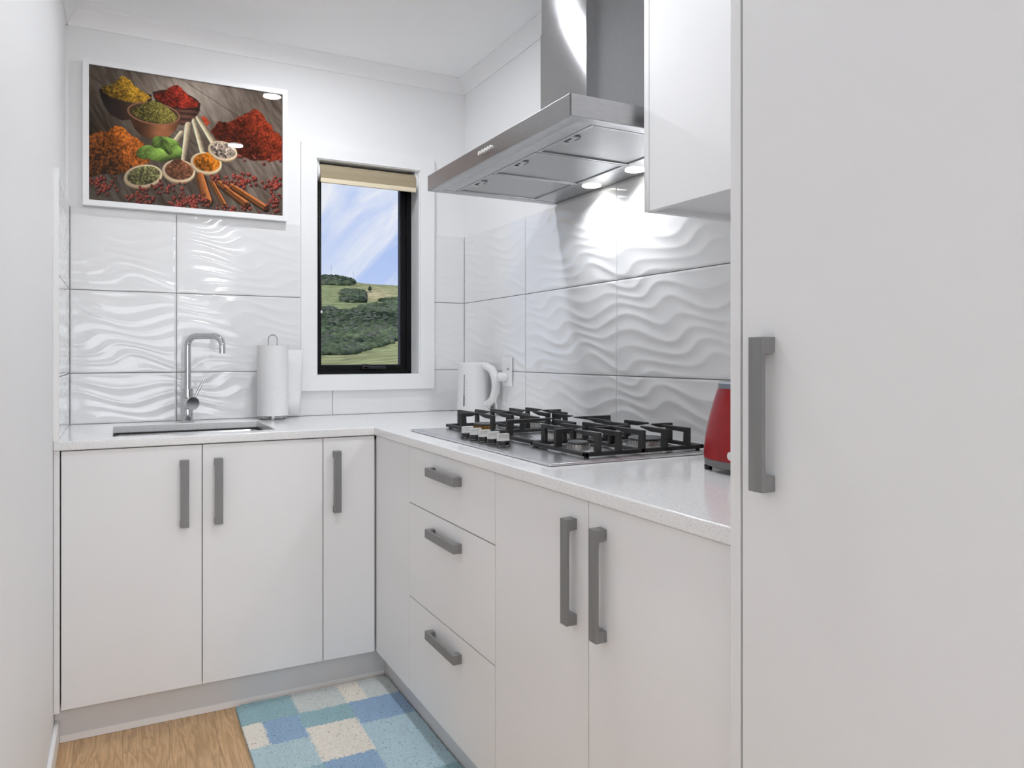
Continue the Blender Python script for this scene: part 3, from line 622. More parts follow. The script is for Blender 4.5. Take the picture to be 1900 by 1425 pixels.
pan_support(-.432, -.068, -1.655, -1.392, [(-.362, -1.523, -.432, xm, .030, .034, .024), (-.156, -1.523, xm, -.068, .036, .038, .030)], xm)
pan_support(-.432, -.068, -1.076, -.815, [(-.352, -.945, -.432, xm, .032, .036, .026), (-.156, -.945, xm, -.068, .032, .036, .026)], xm)
pan_support(-.418, -.068, -1.386, -1.082, [(-.232, -1.234, -.418, -.068, .058, .050, .044)])
for k in range(5):
    y_ = -1.122 - k * .0575; kn = M().lathe([(0, .0), (.0205, 0), (.0205, .002), (.0180, .004), (.0178, .0155), (0, .0155)], (-.492, y_, ZP), n=32).build('knob', MAT['knob_blk'], ck)
    cp = M().lathe([(0, .0150), (.0172, .0150), (.0176, .0165), (.0172, .0195), (0, .0195)], (-.492, y_, ZP), n=32); cp.box(-.492 - .0165, -.492 + .0165, y_ - .0058, y_ + .0058, ZP + .018, ZP + .034, .0015); tag(cp.build('grip', MAT['knob_top'], kn), 'pale grey knob grip')

# ------------------------------------------------------------------ range hood
HX, HY0, HY1, HZ0, HZ1 = -.490, -1.683, -.797, 1.694, 1.745
hdn = empty('range_hood', (-.24, -1.24, HZ0), 'stainless steel canopy range hood above the cooktop', 'range hood')
b = M(); e_ = .0015
b.box(HX, HX + .004, HY0, HY1, HZ0, HZ1, e_); b.box(HX, -.001, HY0, HY0 + .004, HZ0, HZ1, e_); b.box(HX, -.001, HY1 - .004, HY1, HZ0, HZ1, e_); b.box(HX + .001, -.001, HY0 + .001, HY1 - .001, HZ1 - .004, HZ1 - .0005, 0)
b.build('canopy', MAT['steel'], hdn)
uz0, uz1 = HZ0 + .0005, HZ0 + .006
def mitre(poly, nm, mt): M().prism(poly, (0, 0, (uz0 + uz1) / 2), (1, 0, 0), (0, 1, 0), (0, 0, 1), uz1 - uz0).build(nm, mt, hdn)
q = .034; a0, a1, c0, c1_ = HX + .0045, -.002, HY0 + .0045, HY1 - .0045
mitre([(a0, c0), (a0 + q, c0 + q), (a0 + q, c1_ - q), (a0, c1_)], 'rim', MAT['steel']); mitre([(a0, c0), (a1, c0), (a1, c0 + q), (a0 + q, c0 + q)], 'rim', MAT['steel']); mitre([(a0, c1_), (a0 + q, c1_ - q), (a1, c1_ - q), (a1, c1_)], 'rim', MAT['steel'])
fx0, fx1 = -.405, -.100
M().box(a0 + q + .0012, fx0 - .0012, c0 + q + .001, c1_ - q - .001, uz0 + .0005, uz1, .0008).build('front_panel', MAT['steel'], hdn)
lsx = M().box(fx1 + .0015, a1, c0 + q + .001, c1_ - q - .001, uz0 + .0005, uz1, .0008).build('light_panel', MAT['steel'], hdn)
M().box(a0 + q, a1, c0 + q, c1_ - q, HZ0 + .0125, HZ0 + .0145, 0).build('inner_tray', MAT['dark'], hdn)
ys_ = [c0 + q + .001, c0 + q + .001 + (c1_ - c0 - 2 * q - .002) / 3, c0 + q + .001 + 2 * (c1_ - c0 - 2 * q - .002) / 3, c1_ - q - .001]
for k in range(3):
    ya, yb = ys_[k] + .0015, ys_[k + 1] - .0015; bd = .010
    fl = M().box(fx0 + bd, fx1 - bd, ya + bd, yb - bd, uz0 + .004, uz1 + .003, .0005).build('filter', MAT['filter'], hdn)
    fm = M()
    for r in ((fx0, fx0 + bd, ya, yb), (fx1 - bd, fx1, ya, yb), (fx0 + bd, fx1 - bd, ya, ya + bd), (fx0 + bd, fx1 - bd, yb - bd, yb)): fm.box(*r, uz0 - .0005, uz1 + .002, .002)
    fm.build('filter_frame', MAT['steel'], fl)
    ym = (ya + yb) / 2
    M().box(fx0 + .004, fx0 + .034, ym - .036, ym + .036, uz0 - .001, uz0 + .004, .001).build('latch', MAT['steel'], fl)
    M().box(fx0 + .012, fx0 + .017, ym - .020, ym + .012, uz0 - .0018, uz0, .0004).box(fx0 + .017, fx0 + .026, ym + .008, ym + .012, uz0 - .0018, uz0, .0004).build('latch_slot', MAT['dark'], fl)
    M().box(fx0 + .031, fx0 + .0335, ym - .034, ym - .008, uz0 - .0016, uz0, .0004).build('latch_slot', MAT['dark'], fl)
for y_ in (-1.115, -1.345):
    lp = M().lathe([(0, 0), (.030, 0), (.030, .002), (.0, .002)], (-.052, y_, uz0 - .0014), n=36).build('hood_lamp', MAT['hoodglow'], hdn)
    ld = bpy.data.lights.new('hood_lamp_light', 'SPOT'); ld.energy = HOOD_W * 8; ld.spot_size = math.radians(150); ld.spot_blend = .6; ld.shadow_soft_size = .025; ld.color = LAMP
    lo_ = bpy.data.objects.new('hood_lamp_light', ld); COL.objects.link(lo_); place(lo_, (-.052, y_, uz0 - .008), lp)
for k in range(5):
    y_ = -1.212 - k * .0175; M().lathe([(0, 0), (.0062, 0), (.0062, .007), (.005, .0085), (0, .0085)], (HX, y_, 1.7195), (-1, 0, 0), 20).build('button', MAT['knob_top'], hdn)
CX, CY0, CY1 = -.250, -1.385, -1.130
b = M(); b.box(CX, -.001, CY0, CY1, HZ1 - .0004, 2.133, .0012); b.build('chimney', MAT['steel_dk'], hdn)
M().box(CX + .0022, -.001, CY0 + .0022, CY1 - .0022, 2.130, CEIL - .001, .0012).build('chimney_extension', MAT['steel_dk'], hdn)

# ------------------------------------------------------------------ upper cabinet, tall cabinet
UX, UY, UZ = -.300, -1.706, 1.486
uc = empty('wall_cabinet', (-.15, -2.0, UZ), 'white wall cabinet beside the range hood', 'cabinet')
M().box(UX + .0195, -.001, -2.317, UY - .0185, UZ + .012, 2.30, .001).build('body', MAT['lam'], uc)
M().box(UX, -.001, UY - .018, UY, UZ, 2.30, .001).build('end_panel', MAT['lam'], uc)
M().box(UX, UX + .018, -2.315, UY - .0195, UZ, 2.30, .0012).build('door', MAT['lam'], uc)
TXF = -.622
tc_ = empty('tall_cabinet', (-.31, -2.8, 0), 'tall white pantry cabinet at the right with a long grey handle', 'cabinet')
M().box(TXF, -.001, -2.3385, -2.319, .001, 2.34, .0015).build('side_panel', MAT['lam_dimmed'], tc_)
M().box(TXF + .021, -.001, -3.30, -2.3395, .001, 2.34, .001).build('body', MAT['carc'], tc_)
d = M().box(TXF, TXF + .019, -2.935, -2.3425, .10, 2.335, .0018).build('door', MAT['lam_dimmed'], tc_); handle('handle', (TXF, -2.390, 1.070), (-1, 0, 0), (0, 0, 1), .206, d)
d = M().box(TXF, TXF + .019, -3.30, -2.938, .10, 2.335, .0018).build('door', MAT['lam_dimmed'], tc_)

# ------------------------------------------------------------------ toaster
def toaster():
    tx, ty = -.186, -1.985
    t_ = empty('toaster', (tx, ty, BT), 'red toaster with grey base and top, partly behind the tall cabinet', 'toaster')
    def loft(levels, n=64, ex=3.2):
        m_ = M(); v = []; f = []
        for hx_, hy_, z in levels:
            for k in range(n):
                a = 2 * math.pi * k / n; c_, s_ = math.cos(a), math.sin(a)
                v.append((tx + hx_ * math.copysign(abs(c_) ** (2 / ex), c_), ty + hy_ * math.copysign(abs(s_) ** (2 / ex), s_), z))
        for i in range(len(levels) - 1):
            for k in range(n): f.append((i * n + k, i * n + (k + 1) % n, (i + 1) * n + (k + 1) % n, (i + 1) * n + k))
        f.append(tuple(range(n))[::-1]); f.append(tuple(range((len(levels) - 1) * n, len(levels) * n))); return m_.add(v, f)
    hx_, hy_ = .098, .142
    loft([(hx_ - .008, hy_ - .008, BT + .010), (hx_ - .002, hy_ - .002, BT + .013), (hx_ - .001, hy_ - .001, BT + .027)]).build('base', MAT['greypl'], t_)
    lv = []
    for k in range(13):
        s_ = k / 12; lv.append((hx_ - .032 * s_ ** 1.7, hy_ - .022 * s_ ** 1.7, BT + .0275 + .150 * s_))
    loft(lv).build('shell', MAT['redpl'], t_)
    loft([(hx_ - .0325, hy_ - .0225, BT + .1775), (hx_ - .0325, hy_ - .023, BT + .188), (hx_ - .036, hy_ - .027, BT + .1915)]).build('top_cap', MAT['greycap'], t_)
    for x_ in (-.025, .025): M().box(tx + x_ - .010, tx + x_ + .010, ty - .08, ty + .08, BT + .191, BT + .1922, .0004).build('slot', MAT['dark'], t_)
    for sx in (-1, 1):
        for sy in (-1, 1): M().lathe([(0, 0), (.008, 0), (.009, .0105), (0, .0105)], (tx + sx * (hx_ - .030), ty + sy * (hy_ - .030), BT), n=16).build('foot', MAT['rubber'], t_)
    M().lathe([(0, 0), (.009, 0), (.009, .004), (0, .005)], (tx - hx_ + .001, ty + .012, BT + .042), (-1, 0, 0), 20).build('dial', MAT['knob_top'], t_)
toaster()

# ------------------------------------------------------------------ downlights
dl = 0
for (x_, y_, lb) in ((-.75, -.62, 'round white downlight nearest the back wall'), (-.79, -1.58, 'round white downlight midway along the kitchen ceiling'), (-.72, -4.3, 'unseen round downlight added as fill at the kitchen entrance'),
                     (-.45, -5.2, 'unseen round downlight added as fill over the left of the living room'), (.65, -5.2, 'unseen round downlight added as fill in the middle of the living room'), (1.75, -5.2, 'unseen round downlight added as fill over the right of the living room')):
    de = empty('downlight', (x_, y_, CEIL - .004), lb, 'downlight', 'recessed ceiling downlights')
    M().lathe([(.036, -.002), (.050, -.006), (.056, -.003), (.056, 0), (.036, 0)], (x_, y_, CEIL), n=40).build('trim_ring', MAT['trim'], de)
    df = M().lathe([(0, -.003), (.040, -.003), (.040, -.001), (0, -.001)], (x_, y_, CEIL), n=40).build('diffuser', MAT['lampglow'], de)
    ld = bpy.data.lights.new('downlight_lamp', 'AREA'); ld.shape = 'DISK'; ld.size = .08; ld.energy = DOWNLIGHT_W * (4.2 if y_ < -4.5 else 1); ld.color = LAMP  # downlights past the kitchen are added fill; the living-room ones are boosted
    lo_ = bpy.data.objects.new('downlight_lamp', ld); COL.objects.link(lo_); place(lo_, (x_, y_, CEIL - .012), df)

# ------------------------------------------------------------------ framed spice print
def vnoise(x, y, sc, seed, oct_=3):
    r = np.random.RandomState(seed); out = np.zeros_like(x); amp = 1; tot = 0
    for k in range(oct_):
        g_ = r.rand(64, 64); u = x / sc; v = y / sc; i = np.floor(u).astype(int); j = np.floor(v).astype(int); fu = u - i; fv = v - j; fu = fu * fu * (3 - 2 * fu); fv = fv * fv * (3 - 2 * fv)
        a = g_[i % 64, j % 64]; b_ = g_[(i + 1) % 64, j % 64]; c_ = g_[i % 64, (j + 1) % 64]; d_ = g_[(i + 1) % 64, (j + 1) % 64]
        out += amp * ((a * (1 - fu) + b_ * fu) * (1 - fv) + (c_ * (1 - fu) + d_ * fu) * fv); tot += amp; amp *= .55; sc *= .5
    return out / tot
def paint(NX, NY):
    """colours of the print on an NX x NY lattice; drawing plane: x 281..1666, y 212..1295"""
    src = np.array([[0, 0], [1, 0], [1, 1], [0, 1]], float); dst = np.array([[290, 212], [1666, 440], [1656, 1295], [281, 1168]], float)
    A = []; B_ = []
    for (u, v), (x, y) in zip(src, dst): A += [[u, v, 1, 0, 0, 0, -u * x, -v * x], [0, 0, 0, u, v, 1, -u * y, -v * y]]; B_ += [x, y]
    h = np.append(np.linalg.solve(np.array(A), np.array(B_)), 1).reshape(3, 3)
    u, v = np.meshgrid(np.linspace(0, 1, NX), np.linspace(0, 1, NY)); D = h[2, 0] * u + h[2, 1] * v + 1
    x = (h[0, 0] * u + h[0, 1] * v + h[0, 2]) / D; y = (h[1, 0] * u + h[1, 1] * v + h[1, 2]) / D
    C = np.zeros((NY, NX, 3)); N = lambda s, seed, o=3: vnoise(x + 5000, y + 5000, s, seed, o)
    n1 = vnoise(x * .5 + y * .87 + 5000, (x * -.87 + y * .5) * 6 + 9000, 120, 1, 4)
    lightspot = np.exp(-(((x - 1010) / 330) ** 2 + ((y - 430) / 220) ** 2)) + .35 * np.exp(-(((x - 1500) / 260) ** 2 + ((y - 1000) / 300) ** 2))
    base = np.array([84, 72, 62])[None, None] + (n1[..., None] - .5) * 70 + lightspot[..., None] * np.array([95, 92, 88])
    base -= np.clip((600 - x) / 400, 0, 1)[..., None] * np.clip((y - 430) / 200, 0, 1)[..., None] * np.clip((900 - y) / 200, 0, 1)[..., None] * 45
    seam = np.abs(((x * .55 - y * .83) + 900) % 330 - 165) < 3; base[seam] *= .7
    C[:] = base
    def put(mask, col):
        m_ = np.clip(mask, 0, 1)[..., None]; C[:] = C * (1 - m_) + col * m_
    def ell(cx, cy, rx, ry, rot=0, soft=3):
        a = math.radians(rot); dx, dy = x - cx, y - cy; p_ = dx * math.cos(a) + dy * math.sin(a); q_ = -dx * math.sin(a) + dy * math.cos(a)
        r_ = np.sqrt((p_ / rx) ** 2 + (q_ / ry) ** 2); return np.clip((1 - r_) * min(rx, ry) / soft + .5, 0, 1), p_ / rx, q_ / ry
    def poly(pts, rough=0, seed=0, soft=3):
        ox = (N(28, seed + 50) - .5) * rough * 2; oy = (N(28, seed + 51) - .5) * rough * 2; X, Y = x + ox, y + oy; ins = np.zeros(x.shape, bool); dmin = np.full(x.shape, 1e9); n = len(pts)
        for i in range(n):
            x0, y0 = pts[i]; x1, y1 = pts[(i + 1) % n]; cond = ((y0 > Y) != (y1 > Y)) & (X < (x1 - x0) * (Y - y0) / (y1 - y0 + 1e-9) + x0); ins ^= cond
            tt = np.clip(((X - x0) * (x1 - x0) + (Y - y0) * (y1 - y0)) / ((x1 - x0) ** 2 + (y1 - y0) ** 2 + 1e-9), 0, 1); dmin = np.minimum(dmin, np.hypot(X - x0 - tt * (x1 - x0), Y - y0 - tt * (y1 - y0)))
        return np.clip(np.where(ins, dmin, -dmin) / soft + .5, 0, 1)
    def shade(c, f_): return np.clip(np.array(c, float)[None, None] * f_[..., None], 0, 255)
    def mound(pts, col, apex, lx, seed, gr=14, rough=10, contrast=.9):
        mk = poly(pts, rough, seed, 5); nn = N(gr, seed) - .5; gx = N(gr * 2.4, seed + 3) - N(gr * 2.4, seed + 3 + 0)
        side = np.tanh((x - apex[0] - (y - apex[1]) * .12) / 70 * lx) * .20
        f_ = .88 + side + nn * contrast + (N(gr * 3, seed + 9) - .5) * .5 - np.clip((y - apex[1]) / 900, 0, .3); put(mk, shade(col, np.clip(f_, .18, 1.45)))
    def bowl(pts, col, seed, stripes=0):
        mk = poly(pts, 0, seed, 4); x0 = min(p_[0] for p_ in pts); x1 = max(p_[0] for p_ in pts); s_ = (x - x0) / (x1 - x0)
        f_ = .45 + .75 * np.exp(-((s_ - .68) / .28) ** 2) + (N(60, seed) - .5) * .3
        if stripes: f_ = f_ * (.85 + .25 * np.sin(y / 6.5 - (s_ - .5) ** 2 * 14))
        put(mk, shade(col, f_))
    def segm(p0, p1, w0, w1, col, seed, f0=.75, soft=4):
        (x0, y0), (x1, y1) = p0, p1; L_ = math.hypot(x1 - x0, y1 - y0); tt = ((x - x0) * (x1 - x0) + (y - y0) * (y1 - y0)) / L_ ** 2; tc_ = np.clip(tt, 0, 1)
        dd = (x - x0 - tc_ * (x1 - x0)) * -(y1 - y0) / L_ + (y - y0 - tc_ * (y1 - y0)) * (x1 - x0) / L_; dist = np.hypot(x - x0 - tc_ * (x1 - x0), y - y0 - tc_ * (y1 - y0)); w_ = w0 + (w1 - w0) * tc_
        put(np.clip((w_ / 2 - dist) / soft + .5, 0, 1), shade(col, np.clip(f0 - .42 * dd / (w_ / 2) + (N(14, seed) - .5) * .22, .2, 1.3)))
    # loose pile at the right, then bowls
    put(poly([(1090, 580), (1150, 620), (1130, 650), (1080, 620)], 14, 5, 6) * .9, shade((150, 50, 25), .7 + N(10, 6)))
    mound([(1150, 700), (1200, 625), (1290, 625), (1400, 570), (1450, 548), (1480, 540), (1540, 600), (1610, 690), (1680, 760), (1680, 905), (1560, 905), (1440, 900), (1370, 870), (1290, 800), (1200, 760)], (150, 54, 30), (1465, 545), 1.0, 11, 9, 12, 1.1)
    bowl([(360, 385), (370, 440), (395, 500), (440, 570), (520, 610), (620, 600), (700, 540), (735, 470), (735, 430), (550, 380)], (62, 44, 36), 21)
    mound([(372, 370), (470, 350), (500, 310), (530, 293), (575, 318), (620, 370), (680, 410), (735, 450), (690, 478), (560, 482), (450, 445), (385, 405)], (196, 146, 44), (530, 293), 1.3, 22, 9, 8, 1.1)
    bowl([(742, 410), (760, 470), (800, 560), (860, 625), (960, 648), (1040, 610), (1075, 550), (1083, 495), (1000, 440), (820, 400)], (88, 58, 48), 31, 1)
    put(ell(912, 468, 170, 62, 14)[0], np.array([60., 34, 28])); mound([(745, 425), (810, 412), (860, 385), (890, 366), (925, 365), (965, 400), (1000, 445), (1070, 490), (1060, 515), (960, 530), (860, 510), (770, 460)], (168, 52, 36), (905, 362), 1.0, 32, 9, 8, 1.1)
    bowl([(562, 520), (575, 590), (610, 670), (670, 725), (760, 745), (850, 730), (905, 680), (935, 620), (938, 570), (850, 510), (650, 490)], (140, 88, 58), 41)
    put(ell(748, 562, 190, 78, 9)[0], np.array([150., 104, 74])); put(ell(748, 562, 178, 68, 9)[0], np.array([70., 52, 38]))
    mound([(578, 535), (640, 510), (700, 480), (745, 466), (800, 490), (860, 530), (918, 590), (900, 620), (800, 636), (700, 618), (620, 580)], (138, 126, 60), (745, 470), .9, 42, 6, 5, 1.5)
    mound([(270, 720), (330, 690), (420, 680), (465, 650), (495, 643), (535, 660), (590, 710), (650, 760), (700, 800), (720, 910), (620, 930), (560, 960), (480, 990), (360, 990), (270, 1010)], (204, 108, 36), (490, 645), 1.5, 51, 11, 14, 1.1)
    # wooden spoons
    wood = (228, 204, 168)
    segm((885, 785), (945, 705), 46, 42, wood, 61); segm((958, 890), (995, 650), 34, 52, wood, 62, .8); segm((1095, 835), (1036, 615), 40, 34, wood, 63, .8); segm((1172, 765), (1062, 592), 46, 30, wood, 64, .8)
    def spoon(cx, cy, rx, ry, rot, col, seed, gr, contrast):
        put(ell(cx, cy + 8, rx, ry, rot)[0], shade((176, 146, 108), .85 + (N(20, seed) - .5) * .2)); mk, p_, q_ = ell(cx, cy - 2, rx, ry, rot); put(mk, shade(wood, .96 + .1 * p_ - .06 * q_))
        mk, p_, q_ = ell(cx + 4, cy - 6, rx * .86, ry * .82, rot, 7); put(mk, shade(col, np.clip(.85 + (N(gr, seed) - .5) * contrast + p_ * .12 - q_ * .15, .2, 1.6)))
    spoon(668, 1006, 138, 80, -8, (122, 118, 74), 71, 10, 1.9); spoon(922, 972, 118, 80, 6, (134, 84, 60), 72, 12, 1.2); spoon(1118, 918, 112, 76, 10, (212, 120, 32), 73, 14, 1.2); spoon(1236, 832, 106, 66, 16, (170, 150, 134), 74, 9, 2.0)
    mound([(850, 920), (890, 890), (935, 885), (985, 920), (1010, 960), (950, 990), (860, 970)], (146, 90, 62), (930, 885), .8, 75, 12, 8, 1.0); mound([(1035, 900), (1080, 858), (1130, 838), (1165, 865), (1205, 930), (1140, 970), (1060, 940)], (220, 126, 32), (1120, 840), .8, 76, 14, 8, 1.0)
    for cx, cy, rx, ry, rot, f_ in ((690, 835, 70, 48, -15, .85), (780, 850, 105, 50, 10, 1.1), (835, 775, 100, 46, 14, .95), (775, 765, 46, 42, -40, .75), (898, 835, 52, 50, 30, 1.0), (840, 800, 60, 28, 60, .7)):
        mk, p_, q_ = ell(cx, cy, rx, ry, rot, 4); put(mk, shade((104, 132, 58), np.clip(f_ * (.85 + .35 * np.cos(p_ * 2.2 + q_) - .35 * q_ + .05 * np.sin(p_ * 16 + np.abs(q_) * 9)), .25, 1.6))); put(np.clip(1 - np.abs(q_) * ry / 3, 0, 1) * mk * .6, np.array([170., 192, 110]))
    # cinnamon
    cin = (176, 104, 54)
    for p0, p1, w_, sd_ in (((1072, 1010), (1118, 1178), 72, 81), ((1155, 1048), (1240, 1208), 40, 82), ((1200, 1052), (1395, 1205), 50, 83), ((1298, 1078), (1532, 1232), 44, 84)):
        segm((p0[0] + 12, p0[1] + 14), (p1[0] + 12, p1[1] + 14), w_ * .9, w_, (40, 26, 20), sd_); segm(p0, p1, w_ * .8, w_, cin, sd_, .85); dx, dy = p1[0] - p0[0], p1[1] - p0[1]; l_ = math.hypot(dx, dy); put(ell(p1[0] + dx / l_ * w_ * .2, p1[1] + dy / l_ * w_ * .2, w_ * .26, w_ * .36, math.degrees(math.atan2(dy, dx)))[0], np.array([66., 36, 20]))
        if w_ < 60: segm((p0[0] + 4, p0[1]), (p1[0] + 2, p1[1]), 5, 6, (84, 46, 26), sd_ + 9)
    # peppercorns
    rr = random.Random(5); peps = []
    for cx, cy, sx, sy, n in ((960, 1190, 110, 45, 95), (640, 1165, 110, 40, 42), (1380, 1040, 110, 55, 55), (1600, 1075, 55, 40, 34), (1610, 1210, 45, 60, 22), (400, 1080, 100, 55, 34), (780, 1090, 160, 45, 30), (1330, 1230, 180, 30, 16), (340, 1040, 60, 30, 16), (1190, 1020, 40, 15, 12), (1450, 890, 140, 25, 8), (1080, 1150, 40, 40, 6)):
        for k in range(n): peps.append((rr.gauss(cx, sx * .55), rr.gauss(cy, sy * .6), rr.uniform(7.5, 12.5)))
    for cx, cy, r_ in sorted(peps, key=lambda q_: q_[1]):
        j0, j1 = np.where((np.abs(x - cx) < 40) & (np.abs(y - cy) < 40)); 
        if len(j0) == 0: continue
        s0, s1, t0, t1 = j0.min(), j0.max() + 1, j1.min(), j1.max() + 1; xs_, ys_2 = x[s0:s1, t0:t1], y[s0:s1, t0:t1]; sub = C[s0:s1, t0:t1]
        dd = np.hypot(xs_ - cx - 4, ys_2 - cy - 6); m_ = np.clip((r_ * 1.1 - dd) / 5 + .5, 0, 1)[..., None] * .65; sub[:] = sub * (1 - m_) + np.array([38., 24, 20]) * m_
        dd = np.hypot(xs_ - cx, ys_2 - cy); m_ = np.clip((r_ - dd) / 3 + .5, 0, 1)[..., None]; f_ = np.clip(1.05 - ((xs_ - cx) * .25 + (ys_2 - cy) * .8) / r_ * .5, .4, 1.6) * rr.uniform(.75, 1.15); sub[:] = sub * (1 - m_) + np.clip(np.array([118., 44, 36])[None, None] * f_[..., None], 0, 255) * m_
        m_ = np.clip((r_ * .28 - np.hypot(xs_ - cx + 2, ys_2 - cy + r_ * .45)) / 2 + .5, 0, 1)[..., None] * .7; sub[:] = sub * (1 - m_) + np.array([226., 170, 150]) * m_
    C = np.clip(C * 1.14, 0, 255) / 255
    return np.where(C <= .04045, C / 12.92, ((C + .055) / 1.055) ** 2.4)
def picture():
    x0, x1, z0, z1 = -1.512, -.794, 1.6925, 2.2205; w_ = .0195
    pc = empty('framed_picture', ((x0 + x1) / 2, -.015, z0), 'white-framed photo print of spices on the back wall', 'picture')
    for poly_ in ([(x0, z0), (x0 + w_, z0 + w_), (x0 + w_, z1 - w_), (x0, z1)], [(x1 - w_, z0 + w_), (x1, z0), (x1, z1), (x1 - w_, z1 - w_)], [(x0, z0), (x1, z0), (x1 - w_, z0 + w_), (x0 + w_, z0 + w_)], [(x0 + w_, z1 - w_), (x1 - w_, z1 - w_), (x1, z1), (x0, z1)]):
        M().prism(poly_, (0, -.0125, 0), (1, 0, 0), (0, 0, 1), (0, 1, 0), .035).build('frame', MAT['trim'], pc)
    M().box(x0 + w_ - .002, x1 - w_ + .002, -.019, -.004, z0 + w_ - .002, z1 - w_ + .002, 0).build('backing_board', MAT['carc'], pc)
    NX, NY = 470, 330; col = paint(NX, NY); xs = np.linspace(x0 + w_, x1 - w_, NX); zs = np.linspace(z1 - w_, z0 + w_, NY); cx_, cz_ = (x0 + x1) / 2, z0 + w_
    gx, gz = np.meshgrid(xs - cx_, zs - cz_); V = np.zeros((NX * NY, 3)); V[:, 0] = gx.ravel(); V[:, 2] = gz.ravel()
    idx = np.arange(NX * NY).reshape(NY, NX); Fq = np.stack([idx[:-1, :-1], idx[1:, :-1], idx[1:, 1:], idx[:-1, 1:]], -1).reshape(-1, 4)
    me = bpy.data.meshes.new('print'); me.from_pydata(V.tolist(), [], Fq.tolist()); me.update()
    at = me.color_attributes.new('Col', 'FLOAT_COLOR', 'POINT'); at.data.foreach_set('color', np.concatenate([col.reshape(-1, 3), np.ones((NX * NY, 1))], 1).ravel()); me.materials.append(MAT['print'])
    ob = bpy.data.objects.new('print', me); COL.objects.link(ob); place(ob, (cx_, -.0205, cz_), pc); tag(ob, 'colour photo of spice bowls, wooden spoons and cinnamon')
    M().box(x0 + w_ - .001, x1 - w_ + .001, -.0240, -.0222, z0 + w_ - .001, z1 - w_ + .001, 0).build('glazing', MAT['picglass'], pc)
picture()

